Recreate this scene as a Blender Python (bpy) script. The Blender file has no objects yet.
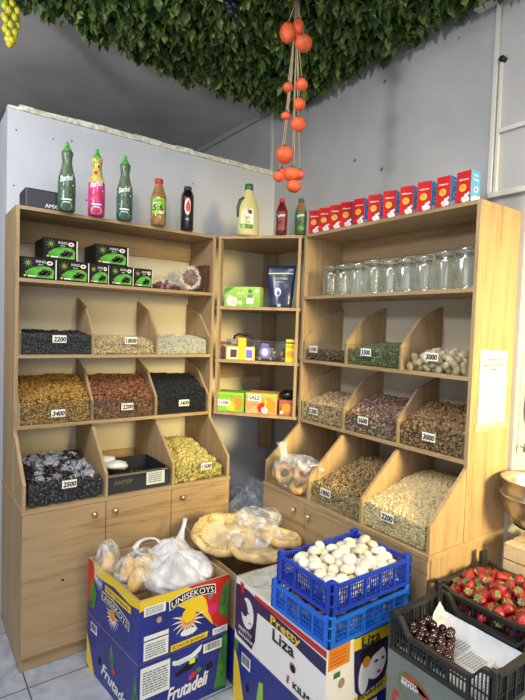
import bpy, bmesh, math, random
import numpy as np
from mathutils import Vector, Matrix, noise
R = math.radians
rng = random.Random(7)
C = bpy.context.scene.collection

# ------------------------------------------------------------------ camera, world, light, exposure
cd = bpy.data.cameras.new('camera'); cam = bpy.data.objects.new('camera', cd); C.objects.link(cam)
yaw, pit, rol = R(54.127), R(-2.487), R(1.931)
F = Vector((math.cos(pit)*math.cos(yaw), math.cos(pit)*math.sin(yaw), math.sin(pit)))
RT = Vector((math.sin(yaw), -math.cos(yaw), 0)); UP = RT.cross(F)
r2 = math.cos(rol)*RT + math.sin(rol)*UP; u2 = -math.sin(rol)*RT + math.cos(rol)*UP
m = Matrix((r2, u2, -F)).transposed().to_4x4(); m.translation = (-2.033, -2.73, 1.5)
cam.matrix_world = m
cd.sensor_fit = 'VERTICAL'; cd.sensor_height = 36; cd.lens = 495.7/700*36; cd.clip_start = .05
sc = bpy.context.scene; sc.camera = cam
w = bpy.data.worlds.new('world'); sc.world = w; w.use_nodes = True
w.node_tree.nodes['Background'].inputs[0].default_value = (.92, .96, 1, 1)
w.node_tree.nodes['Background'].inputs[1].default_value = .46

def area(name, loc, tgt, sx, sy, power, col, spread=180):
    l = bpy.data.lights.new(name, 'AREA'); l.shape = 'RECTANGLE'; l.size = sx; l.size_y = sy
    l.energy = power; l.color = col; l.spread = R(spread)
    o = bpy.data.objects.new(name, l); C.objects.link(o); o.location = loc
    o.rotation_euler = (Vector(tgt)-Vector(loc)).to_track_quat('-Z', 'Y').to_euler()
    return o
area('doorway_daylight', (-.45, -5.2, 2.2), (-.02, -1.75, 1.25), 1.0, 1.2, 23, (1, .80, .36), 38)
area('shopfront_daylight', (-3.2, -5.2, 1.7), (-1.0, 0, 2.0), 2.6, 2.2, 30, (.95, .97, 1))
area('ceiling_tube_light', (-1.75, -2.15, 2.9), (-1.6, -1.9, 0), 1.4, .3, 32, (.97, .98, 1))
l = bpy.data.lights.new('added_ceiling_fill', 'POINT'); l.energy = 62; l.shadow_soft_size = .14; l.color = (.97, .98, 1)  # unseen fill light, added to brighten the ceiling on the left; no lamp hangs here
o = bpy.data.objects.new('added_ceiling_fill', l); C.objects.link(o); o.location = (-2.75, -1.2, 2.45)
vs = sc.view_settings; vs.view_transform = 'Standard'; vs.look = 'None'; vs.gamma = 1; vs.exposure = 0.25
vs.use_curve_mapping = False

# ------------------------------------------------------------------ materials
def lin(c):
    return tuple(((x/255)/12.92 if x/255 <= .04045 else ((x/255+.055)/1.055)**2.4) for x in c)+(1,)
MC = {}
def mat(name, col, rough=.6, metal=0, spec=.5, vary=0, vscale=30, bump=0, bscale=60, sss=0, coat=0):
    if name in MC: return MC[name]
    M = bpy.data.materials.new(name); M.use_nodes = True; nt = M.node_tree; b = nt.nodes['Principled BSDF']
    b.inputs['Base Color'].default_value = lin(col); b.inputs['Roughness'].default_value = rough
    b.inputs['Metallic'].default_value = metal; b.inputs['Specular IOR Level'].default_value = spec
    if coat: b.inputs['Coat Weight'].default_value = coat; b.inputs['Coat Roughness'].default_value = .1
    if sss: b.inputs['Subsurface Weight'].default_value = sss; b.inputs['Subsurface Scale'].default_value = .01
    if vary or bump:
        tc = nt.nodes.new('ShaderNodeTexCoord')
    if vary:
        n = nt.nodes.new('ShaderNodeTexNoise'); n.inputs['Scale'].default_value = vscale; n.inputs['Detail'].default_value = 5
        nt.links.new(tc.outputs['Object'], n.inputs['Vector'])
        r = nt.nodes.new('ShaderNodeValToRGB'); r.color_ramp.elements[0].position = .3; r.color_ramp.elements[1].position = .7
        r.color_ramp.elements[0].color = lin([max(0, x*(1-vary)) for x in col]); r.color_ramp.elements[1].color = lin([min(255, x*(1+vary)) for x in col])
        nt.links.new(n.outputs['Fac'], r.inputs[0]); nt.links.new(r.outputs[0], b.inputs['Base Color'])
    if bump:
        n = nt.nodes.new('ShaderNodeTexNoise'); n.inputs['Scale'].default_value = bscale
        nt.links.new(tc.outputs['Object'], n.inputs['Vector'])
        bp = nt.nodes.new('ShaderNodeBump'); bp.inputs['Strength'].default_value = bump; bp.inputs['Distance'].default_value = .003
        nt.links.new(n.outputs['Fac'], bp.inputs['Height']); nt.links.new(bp.outputs[0], b.inputs['Normal'])
    MC[name] = M; return M

def ramp_mat(name, cols, rough=.6, source='attr', bump=0, bscale=100, spec=.4, coat=0):
    """colour differs from piece to piece"""
    if name in MC: return MC[name]
    M = bpy.data.materials.new(name); M.use_nodes = True; nt = M.node_tree; b = nt.nodes['Principled BSDF']
    b.inputs['Roughness'].default_value = rough; b.inputs['Specular IOR Level'].default_value = spec
    if coat: b.inputs['Coat Weight'].default_value = coat
    if source == 'attr':
        a = nt.nodes.new('ShaderNodeAttribute'); a.attribute_name = 'piece'; out = a.outputs['Fac']
    else:
        a = nt.nodes.new('ShaderNodeObjectInfo'); out = a.outputs['Random']
    r = nt.nodes.new('ShaderNodeValToRGB'); e = r.color_ramp.elements
    e[0].color = lin(cols[0]); e[-1].color = lin(cols[-1])
    for i in range(1, len(cols)-1):
        x = e.new(i/(len(cols)-1)); x.color = lin(cols[i])
    nt.links.new(out, r.inputs[0]); nt.links.new(r.outputs[0], b.inputs['Base Color'])
    if bump:
        tc = nt.nodes.new('ShaderNodeTexCoord'); n = nt.nodes.new('ShaderNodeTexNoise'); n.inputs['Scale'].default_value = bscale
        nt.links.new(tc.outputs['Object'], n.inputs['Vector'])
        bp = nt.nodes.new('ShaderNodeBump'); bp.inputs['Strength'].default_value = bump; bp.inputs['Distance'].default_value = .003
        nt.links.new(n.outputs['Fac'], bp.inputs['Height']); nt.links.new(bp.outputs[0], b.inputs['Normal'])
    MC[name] = M; return M

def wood(name, axis, c0, c1, c2, rough=.5):
    if name in MC: return MC[name]
    M = bpy.data.materials.new(name); M.use_nodes = True; nt = M.node_tree; b = nt.nodes['Principled BSDF']
    b.inputs['Roughness'].default_value = rough; b.inputs['Specular IOR Level'].default_value = .3
    tc = nt.nodes.new('ShaderNodeTexCoord'); mp = nt.nodes.new('ShaderNodeMapping')
    s = [1, 1, 1]; s['xyz'.index(axis)] = .07; mp.inputs['Scale'].default_value = s
    nt.links.new(tc.outputs['Object'], mp.inputs['Vector'])
    n1 = nt.nodes.new('ShaderNodeTexNoise'); n1.inputs['Scale'].default_value = 26; n1.inputs['Detail'].default_value = 8; n1.inputs['Distortion'].default_value = 1.2
    n2 = nt.nodes.new('ShaderNodeTexNoise'); n2.inputs['Scale'].default_value = 160; n2.inputs['Detail'].default_value = 4
    for n in (n1, n2): nt.links.new(mp.outputs[0], n.inputs['Vector'])
    mx = nt.nodes.new('ShaderNodeMix'); mx.data_type = 'FLOAT'; mx.inputs[0].default_value = .35
    nt.links.new(n1.outputs['Fac'], mx.inputs[2]); nt.links.new(n2.outputs['Fac'], mx.inputs[3])
    r = nt.nodes.new('ShaderNodeValToRGB'); e = r.color_ramp.elements
    e[0].position = .30; e[1].position = .72; e[0].color = lin(c0); e[1].color = lin(c2)
    x = e.new(.46); x.color = lin(c1)
    nt.links.new(mx.outputs[0], r.inputs[0]); nt.links.new(r.outputs[0], b.inputs['Base Color'])
    MC[name] = M; return M
OAK = ((134, 108, 76), (166, 140, 104), (180, 155, 119))
WX = wood('oak_x', 'x', *OAK); WY = wood('oak_y', 'y', *OAK); WZ = wood('oak_z', 'z', *OAK)
EDGE = wood('oak_edge', 'x', (196, 166, 122), (208, 180, 138), (216, 190, 150))

def film(name, col=(240, 243, 248), lo=.06, hi=.75, rough=.15, facing=True, nscale=22, bump=.8):
    """thin crinkled plastic: partly see-through, glossy"""
    if name in MC: return MC[name]
    M = bpy.data.materials.new(name); M.use_nodes = True; nt = M.node_tree; b = nt.nodes['Principled BSDF']
    b.inputs['Base Color'].default_value = lin(col); b.inputs['Roughness'].default_value = rough; b.inputs['Specular IOR Level'].default_value = .8
    t = nt.nodes.new('ShaderNodeBsdfTransparent'); mx = nt.nodes.new('ShaderNodeMixShader')
    out = nt.nodes['Material Output']
    tc = nt.nodes.new('ShaderNodeTexCoord')
    n = nt.nodes.new('ShaderNodeTexNoise'); n.inputs['Scale'].default_value = nscale; n.inputs['Detail'].default_value = 4; n.inputs['Distortion'].default_value = 1.5
    nt.links.new(tc.outputs['Object'], n.inputs['Vector'])
    r = nt.nodes.new('ShaderNodeMapRange'); r.inputs['From Min'].default_value = .42; r.inputs['From Max'].default_value = .72
    r.inputs['To Min'].default_value = lo; r.inputs['To Max'].default_value = hi
    nt.links.new(n.outputs['Fac'], r.inputs['Value']); nt.links.new(r.outputs[0], mx.inputs[0])
    bp = nt.nodes.new('ShaderNodeBump'); bp.inputs['Strength'].default_value = bump; bp.inputs['Distance'].default_value = .01
    nt.links.new(n.outputs['Fac'], bp.inputs['Height']); nt.links.new(bp.outputs[0], b.inputs['Normal'])
    nt.links.new(t.outputs[0], mx.inputs[1]); nt.links.new(b.outputs[0], mx.inputs[2]); nt.links.new(mx.outputs[0], out.inputs['Surface'])
    MC[name] = M; return M

def clear(name, tint=(235, 245, 245), base=.05, edge=.7, rough=.04):
    """thin clear glass or acrylic"""
    if name in MC: return MC[name]
    M = bpy.data.materials.new(name); M.use_nodes = True; nt = M.node_tree
    nt.nodes.remove(nt.nodes['Principled BSDF'])
    t = nt.nodes.new('ShaderNodeBsdfTransparent'); t.inputs[0].default_value = lin(tint)
    g = nt.nodes.new('ShaderNodeBsdfGlossy'); g.inputs['Roughness'].default_value = rough; g.inputs[0].default_value = (.9, .95, .95, 1)
    d = nt.nodes.new('ShaderNodeLayerWeight'); d.inputs['Blend'].default_value = .35
    r = nt.nodes.new('ShaderNodeMapRange'); r.inputs['To Min'].default_value = base; r.inputs['To Max'].default_value = edge
    mx = nt.nodes.new('ShaderNodeMixShader'); nt.links.new(d.outputs['Facing'], r.inputs['Value']); nt.links.new(r.outputs[0], mx.inputs[0])
    nt.links.new(t.outputs[0], mx.inputs[1]); nt.links.new(g.outputs[0], mx.inputs[2]); nt.links.new(mx.outputs[0], nt.nodes['Material Output'].inputs['Surface'])
    MC[name] = M; return M
ACR = clear('clear_acrylic', (248, 251, 250), .025, .12, .15)
GLASS = clear('jar_glass', (246, 251, 250), .09, .9, .10)

# ------------------------------------------------------------------ mesh helpers
def wloc(o):
    v = Vector((0, 0, 0))
    while o is not None: v += Vector(o.location); o = o.parent
    return v
class MB:
    def __init__(s): s.V = []; s.F = []; s.I = []; s.sm = []
    def raw(s, V, F, m=0, smooth=False):
        k = len(s.V); s.V += [tuple(v) for v in V]
        for i, f in enumerate(F):
            s.F.append(tuple(k+j for j in f)); s.I.append(m[i] if isinstance(m, (list, tuple)) else m); s.sm.append(smooth)
        return s
    def box(s, x0, x1, y0, y1, z0, z1, m=0):
        if x0 > x1: x0, x1 = x1, x0
        if y0 > y1: y0, y1 = y1, y0
        V = [(x0,y0,z0),(x1,y0,z0),(x1,y1,z0),(x0,y1,z0),(x0,y0,z1),(x1,y0,z1),(x1,y1,z1),(x0,y1,z1)]
        return s.raw(V, [(0,3,2,1),(4,5,6,7),(0,1,5,4),(1,2,6,5),(2,3,7,6),(3,0,4,7)], m)
    def tbox(s, T, a, b, m=0):          # box between two corners in a unit's own (u, d, z) frame
        p, q = T(*a), T(*b); return s.box(p[0], q[0], p[1], q[1], p[2], q[2], m)
    def prism(s, T, pts, a0, a1, m=0):  # pts in (d, z), extruded along u
        n = len(pts); V = [T(a0, d, z) for d, z in pts]+[T(a1, d, z) for d, z in pts]
        F = [tuple(range(n)), tuple(range(2*n-1, n-1, -1))]+[(i, (i+1) % n+0, (i+1) % n+n, i+n) for i in range(n)]
        F = F[:2]+[(i+n, (i+1) % n+n, (i+1) % n, i) for i in range(n)]
        return s.raw(V, F, m)
    def lathe(s, prof, c=(0,0,0), seg=24, sx=1, sy=1, smooth=True, rib=0, nrib=0):
        V = []; F = []; I = []
        for q in prof:
            for k in range(seg):
                a = 2*math.pi*k/seg; rr = q[0]*(1+(rib*math.cos(nrib*a) if nrib else 0))
                V.append((c[0]+rr*math.cos(a)*sx, c[1]+rr*math.sin(a)*sy, c[2]+q[1]))
        for i in range(len(prof)-1):
            for k in range(seg):
                F.append((i*seg+k, i*seg+(k+1) % seg, (i+1)*seg+(k+1) % seg, (i+1)*seg+k)); I.append(prof[i+1][2] if len(prof[i+1]) > 2 else 0)
        F.append(tuple(range(seg-1, -1, -1))); I.append(prof[0][2] if len(prof[0]) > 2 else 0)
        n = len(prof); F.append(tuple((n-1)*seg+k for k in range(seg))); I.append(prof[-1][2] if len(prof[-1]) > 2 else 0)
        return s.raw(V, F, I, smooth)
    def tube(s, P, r, seg=8, m=0, flat=1.0):
        P = [Vector(p) for p in P]; V = []; F = []; n = len(P)
        rs = r if isinstance(r, (list, tuple)) else [r]*n
        ref = Vector((.13, .21, .97))
        for i, p in enumerate(P):
            t = (P[min(i+1, n-1)]-P[max(i-1, 0)]).normalized()
            a = t.cross(ref)
            if a.length < .05: a = t.cross(Vector((1, 0, 0)))
            a.normalize(); b = t.cross(a)
            for k in range(seg):
                g = 2*math.pi*k/seg; V.append(p+rs[i]*(math.cos(g)*a+flat*math.sin(g)*b))
        for i in range(n-1):
            for k in range(seg): F.append((i*seg+k, i*seg+(k+1) % seg, (i+1)*seg+(k+1) % seg, (i+1)*seg+k))
        F.append(tuple(range(seg-1, -1, -1))); F.append(tuple((n-1)*seg+k for k in range(seg)))
        return s.raw(V, F, m, True)
    def ball(s, c, rx, ry=None, rz=None, seg=12, rings=8, m=0, amp=0, freq=8, seed=0, rot=None, ridge=False, flatz=None):
        ry = ry or rx; rz = rz or rx; V = []; F = []; c = Vector(c)
        for i in range(rings+1):
            th = math.pi*i/rings
            for k in range(seg):
                a = 2*math.pi*k/seg; d = Vector((math.sin(th)*math.cos(a), math.sin(th)*math.sin(a), math.cos(th)))
                f = 1.0
                if amp:
                    q = noise.noise(Vector((d.x*rx, d.y*ry, d.z*rz))*freq+Vector((seed*7.1, seed*3.3, seed)))
                    if ridge: q = 1-2*abs(q)*1.6
                    f += amp*q
                v = Vector((d.x*rx*f, d.y*ry*f, d.z*rz*f))
                if flatz is not None and v.z < flatz: v.z = flatz
                if rot: v = rot @ v
                V.append(c+v)
        for i in range(rings):
            for k in range(seg): F.append((i*seg+k, (i+1)*seg+k, (i+1)*seg+(k+1) % seg, i*seg+(k+1) % seg))
        return s.raw(V, F, m, True)
    def build(s, name, mats, parent=None, origin=None, recalc=True, bevel=0, weld=False):
        me = bpy.data.meshes.new(name)
        o0 = wloc(parent) if parent is not None else Vector(origin or (0, 0, 0))
        V = np.array(s.V, dtype=float)-np.array(o0)
        me.from_pydata(V.tolist(), [], s.F)
        mats = mats if isinstance(mats, (list, tuple)) else [mats]
        for k in mats: me.materials.append(k)
        me.polygons.foreach_set('material_index', s.I); me.polygons.foreach_set('use_smooth', s.sm)
        if recalc:
            bm = bmesh.new(); bm.from_mesh(me)
            if weld: bmesh.ops.remove_doubles(bm, verts=bm.verts, dist=1e-5)
            bmesh.ops.recalc_face_normals(bm, faces=bm.faces); bm.to_mesh(me); bm.free()
        me.update()
        ob = bpy.data.objects.new(name, me); C.objects.link(ob)
        if parent is not None: ob.parent = parent
        else: ob.location = o0
        if bevel:
            b = ob.modifiers.new('bevel', 'BEVEL'); b.width = bevel; b.segments = 2; b.limit_method = 'ANGLE'
        return ob
def tag(o, label, cat, group=None, kind=None):
    o['label'] = label; o['category'] = cat
    if group: o['group'] = group
    if kind: o['kind'] = kind
    return o
def thing(name, loc, label, cat, group=None, kind=None):
    o = bpy.data.objects.new(name, None); C.objects.link(o); o.location = loc; o.empty_display_size = .05
    return tag(o, label, cat, group, kind)
def struct(o): o['kind'] = 'structure'; return o
def dup(o, loc=None, rot=None, scale=None, parent=None):
    c = o.copy(); C.objects.link(c)
    if parent is not None: c.parent = parent
    if loc is not None: c.location = loc
    if rot is not None: c.rotation_euler = rot
    if scale is not None: c.scale = scale if isinstance(scale, (tuple, list)) else (scale,)*3
    for ch in list(o.children): dup(ch, parent=c)
    return c

# text outlines, kept as polygons
TXT = {}
def text_polys(st):
    if st in TXT: return TXT[st]
    cu = bpy.data.curves.new('lettering', 'FONT'); cu.body = st; cu.resolution_u = 2
    o = bpy.data.objects.new('lettering', cu); C.objects.link(o)
    dg = bpy.context.evaluated_depsgraph_get(); dg.update()
    me = bpy.data.meshes.new_from_object(o.evaluated_get(dg))
    V = [(v.co.x, v.co.y) for v in me.vertices]; F_ = [tuple(p.vertices) for p in me.polygons]
    bpy.data.objects.remove(o); bpy.data.curves.remove(cu); bpy.data.meshes.remove(me)
    xs = [v[0] for v in V] or [0]; ys = [v[1] for v in V] or [0]
    x0, x1, y0, y1 = min(xs), max(xs), min(ys), max(ys)
    TXT[st] = ([((x-x0)/(x1-x0+1e-9), (y-y0)/(y1-y0+1e-9)) for x, y in V], F_, (x1-x0)/(y1-y0+1e-9)); return TXT[st]
class Print(MB):
    """printing on a surface: f(u, v, lift) -> point"""
    def __init__(s, f): super().__init__(); s.f = f; s.n = 0
    def poly(s, pts, m, L=1):
        V = [s.f(u, v, L*.0006) for u, v in pts]; s.raw(V, [tuple(range(len(V)))], m); return s
    def grid(s, u0, u1, v0, v1, m, L=1, n=10):     # rectangle that can follow a curved surface
        V = []; Fc = []
        for i in range(n+1):
            u = u0+(u1-u0)*i/n; V += [s.f(u, v0, L*.0006), s.f(u, v1, L*.0006)]
        for i in range(n): Fc.append((2*i, 2*i+2, 2*i+3, 2*i+1))
        return s.raw(V, Fc, m)
    def rect(s, u0, v0, u1, v1, m, L=1): return s.poly([(u0, v0), (u1, v0), (u1, v1), (u0, v1)], m, L)
    def ell(s, u, v, a, b, m, L=1, rot=0, n=20):
        ca, sa = math.cos(rot), math.sin(rot)
        return s.poly([(u+a*math.cos(t)*ca-b*math.sin(t)*sa, v+a*math.cos(t)*sa+b*math.sin(t)*ca) for t in [2*math.pi*k/n for k in range(n)]], m, L)
    def star(s, u, v, r0, r1, n, m, L=1, a0=0, a1=2*math.pi):
        pts = []
        for k in range(2*n):
            t = a0+(a1-a0)*k/(2*n); r = r1 if k % 2 == 0 else r0
            pts.append((u+r*math.cos(t), v+r*math.sin(t)))
        V = [s.f(u, v, L*.0006)]+[s.f(a, b, L*.0006) for a, b in pts]
        s.raw(V, [(0, 1+k, 1+(k+1) % (2*n)) for k in range(2*n)], m); return s
    def text(s, st, u, v, w, h, m, L=2, rot=0, bold=0, shear=0, arch=0):
        P, Fc, asp = text_polys(st); ca, sa = math.cos(rot), math.sin(rot); s.n += 1
        offs = [(0, 0)] if not bold else [(0, 0), (bold, 0), (-bold, 0), (0, bold), (0, -bold)]
        for j, (ox, oy) in enumerate(offs):
            V = []
            for a, b in P:
                x = a*w+shear*b*h+ox; y = b*h+oy+arch*4*a*(1-a)
                V.append(s.f(u+x*ca-y*sa, v+x*sa+y*ca, (L+j*.08)*.0006))
            s.raw(V, Fc, m)
        return s
    def barcode(s, u, v, w, h, mw, mb, L=1, seed=1):
        s.rect(u, v, u+w, v+h, mw, L); q = random.Random(seed); x = u+w*.08
        while x < u+w*.9:
            t = w*q.choice((.015, .03, .045)); s.rect(x, v+h*.2, x+t, v+h*.92, mb, L+1); x += t+w*q.choice((.02, .035))
        return s
    def lines(s, u, v, w, h, rows, m, L=2, seed=1, fill=.5):
        q = random.Random(seed)
        for i in range(rows):
            y = v+h*(i+.25)/rows; x = u
            while x < u+w*.98:
                t = min(w*q.uniform(.05, .2), u+w-x); s.rect(x, y, x+t, y+h/rows*fill, m, L); x += t+w*.03
        return s
def flat(O, U, V, N):
    O, U, V, N = (Vector(a) for a in (O, U, V, N))
    return lambda u, v, l: O+U*u+V*v+N*l
def cyl(c, rfun, ang0, z0=0, sx=1, sy=1):   # u metres around from ang0, v height
    def f(u, v, l):
        r = rfun(v)+l+.0003; a = ang0+u/max(rfun(v), .005); return Vector((c[0]+r*math.cos(a)*sx, c[1]+r*math.sin(a)*sy, c[2]+v))
    return f
PAPER = mat('white_paper', (236, 236, 232), .7); INK = mat('black_ink', (26, 26, 30), .6); GREYINK = mat('grey_ink', (120, 120, 125), .6)
YEL = mat('print_yellow', (235, 200, 40), .4); RED = mat('print_red', (196, 42, 38), .4); ORG = mat('print_orange', (226, 140, 40), .4)
BLUE = mat('print_blue', (38, 48, 132), .35, vary=.12, vscale=14); GRN = mat('print_green', (64, 116, 48), .4, vary=.3, vscale=30)
NAVY = mat('print_navy', (46, 38, 84), .4); WHT = mat('print_white', (236, 234, 230), .45); BROWN = mat('print_brown', (92, 62, 36), .5)
CARD = mat('corrugated_cardboard', (176, 146, 106), .8, vary=.06, vscale=12); HOLE = mat('dark_hole', (18, 16, 16), .9)
PINK = mat('print_pink', (210, 48, 110), .4); LGRN = mat('print_lime', (150, 198, 60), .4)

# ------------------------------------------------------------------ setting
def tile_mat():
    M = bpy.data.materials.new('grey_floor_tiles'); M.use_nodes = True; nt = M.node_tree; b = nt.nodes['Principled BSDF']
    tc = nt.nodes.new('ShaderNodeTexCoord'); mp = nt.nodes.new('ShaderNodeMapping'); mp.inputs['Location'].default_value = (1.622+4.5, .605+4.5, 0)
    nt.links.new(tc.outputs['Object'], mp.inputs['Vector'])
    br = nt.nodes.new('ShaderNodeTexBrick'); br.offset = 0; br.inputs['Scale'].default_value = 1
    br.inputs['Brick Width'].default_value = .45; br.inputs['Row Height'].default_value = .45; br.inputs['Mortar Size'].default_value = .003
    n = nt.nodes.new('ShaderNodeTexNoise'); n.inputs['Scale'].default_value = 7; n.inputs['Detail'].default_value = 7; n.inputs['Distortion'].default_value = 2
    nt.links.new(tc.outputs['Object'], n.inputs['Vector'])
    r = nt.nodes.new('ShaderNodeValToRGB'); r.color_ramp.elements[0].position = .3; r.color_ramp.elements[1].position = .7
    r.color_ramp.elements[0].color = lin((142, 148, 158)); r.color_ramp.elements[1].color = lin((176, 181, 190))
    nt.links.new(n.outputs['Fac'], r.inputs[0]); nt.links.new(r.outputs[0], br.inputs['Color1']); nt.links.new(r.outputs[0], br.inputs['Color2'])
    br.inputs['Mortar'].default_value = lin((70, 74, 80)); nt.links.new(mp.outputs[0], br.inputs['Vector'])
    nt.links.new(br.outputs['Color'], b.inputs['Base Color']); b.inputs['Roughness'].default_value = .35
    return M
struct(MB().box(-5, .6, -6, 4, -.06, 0).build('floor', tile_mat()))
CEIL = mat('grey_ceiling_paint', (206, 202, 198), .45, vary=.06, vscale=3)
struct(MB().box(-5, .6, -6, 4, 3.0, 3.08).build('ceiling', CEIL))

def stained_wall():
    M = bpy.data.materials.new('grey_painted_wall'); M.use_nodes = True; nt = M.node_tree; b = nt.nodes['Principled BSDF']
    tc = nt.nodes.new('ShaderNodeTexCoord')
    n = nt.nodes.new('ShaderNodeTexNoise'); n.inputs['Scale'].default_value = 3; n.inputs['Detail'].default_value = 8
    v = nt.nodes.new('ShaderNodeTexVoronoi'); v.inputs['Scale'].default_value = 5.5; v.inputs['Randomness'].default_value = 1
    for k in (n, v): nt.links.new(tc.outputs['Object'], k.inputs['Vector'])
    r = nt.nodes.new('ShaderNodeValToRGB'); r.color_ramp.elements[0].position = .3; r.color_ramp.elements[1].position = .75
    r.color_ramp.elements[0].color = lin((172, 171, 170)); r.color_ramp.elements[1].color = lin((190, 189, 188))
    s = nt.nodes.new('ShaderNodeValToRGB'); s.color_ramp.elements[0].position = .045; s.color_ramp.elements[1].position = .065
    s.color_ramp.elements[0].color = (.12, .12, .12, 1); s.color_ramp.elements[1].color = (1, 1, 1, 1)
    nt.links.new(n.outputs['Fac'], r.inputs[0]); nt.links.new(v.outputs['Distance'], s.inputs[0])
    mx = nt.nodes.new('ShaderNodeMix'); mx.data_type = 'RGBA'; mx.blend_type = 'MULTIPLY'; mx.inputs[0].default_value = .8
    nt.links.new(r.outputs[0], mx.inputs[6]); nt.links.new(s.outputs[0], mx.inputs[7]); nt.links.new(mx.outputs[2], b.inputs['Base Color'])
    b.inputs['Roughness'].default_value = .7
    bp = nt.nodes.new('ShaderNodeBump'); bp.inputs['Strength'].default_value = .35; bp.inputs['Distance'].default_value = .02
    nt.links.new(n.outputs['Fac'], bp.inputs['Height']); nt.links.new(bp.outputs[0], b.inputs['Normal'])
    return M
SW = stained_wall()
wr = MB(); wr.box(0, .12, -1.70, 4, 0, 3.0); wr.box(0, .12, -6, -1.70, 2.09, 3.0)
struct(wr.build('wall_right', SW))
struct(MB().box(.12, .2, -2.35, -1.6, 0, 2.09).build('wall_recess', mat('cream_panel_paint', (240, 230, 196), .6, vary=.03, vscale=5)))
struct(MB().box(-5, .12, 3.9, 4.0, 0, 3.0).build('wall_far', SW))
struct(MB().box(-5.0, -4.9, -6, 4, 0, 3.0).build('wall_left', mat('pale_wall', (200, 203, 210), .7)))
# the insulated partition behind the left unit
PW = mat('pale_blue_panel_paint', (204, 207, 213), .55, vary=.025, vscale=4)
struct(MB().box(-1.63, -.001, 0, 1.6, 0, 2.53).build('wall_back', PW))
q = random.Random(3); tm = MB(); x = -1.58
while x < -.01:
    x2 = min(x+q.uniform(.05, .12), -.005); tm.box(x, x2, -.012+q.uniform(-.004, .003), .05, 2.528, 2.553+q.uniform(-.003, .006)); x = x2
tm.box(-1.63, -1.58, -.004, .05, 2.528, 2.542)
struct(tm.build('trim_1', mat('yellowed_foam_edge', (222, 218, 196), .8, vary=.18, vscale=45)))
SC = mat('panel_screw', (96, 92, 92), .5)
sb = MB()
for (x, z) in ((-1.592, 2.43), (-1.60, 2.16), (-1.42, 2.43), (-1.33, 2.44), (-1.37, 2.2), (-.86, 2.34), (-.62, 2.36), (-1.05, 2.28), (-1.25, 2.15)):
    sb.lathe([(.004, -.002), (.004, .001)], (0, 0, 0), 8); n = 16
    for k in range(len(sb.V)-n, len(sb.V)): a = sb.V[k]; sb.V[k] = (x+a[0], -.001-a[2]-.0005, z+a[1])
struct(sb.build('trim_2', SC))
# cable ducts and cornice on the right wall
DUCT = mat('white_cable_duct', (206, 206, 198), .5)
struct(MB().box(-.02, 0, -1.50, 3.9, 2.965, 3.0).build('trim_3', mat('grey_cornice', (168, 169, 172), .6)))
struct(MB().box(-.018, 0, -1.557, -1.538, 2.1, 2.90).box(-.014, 0, -1.577, -1.563, 2.1, 2.66).build('trim_4', DUCT, bevel=.002))
struct(MB().box(-.016, 0, -6, -1.575, 2.352, 2.37).build('trim_5', DUCT, bevel=.002))
struct(MB().box(-.025, 0, -6, -1.545, 2.085, 2.108).build('trim_6', DUCT, bevel=.002))
struct(MB().box(-.016, 0, .03, .05, 2.54, 2.97).build('trim_7', DUCT, bevel=.002))
jb = MB().box(-.05, 0, -1.60, -1.45, 2.90, 2.965).build('junction_box', DUCT, origin=(0, -1.52, 2.93), bevel=.004)
tag(jb, 'white plastic junction box at the top of the vertical cable duct', 'junction box')
hk = MB().tube([(0, -1.547, 2.655), (-.025, -1.547, 2.655)], .012, 10).build('cable_plug', mat('black_rubber', (22, 22, 24), .5), origin=(0, -1.547, 2.655))
hk.location.y -= .03
tag(hk, 'small black cable end at the top of the short side duct on the grey wall', 'cable end')
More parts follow.
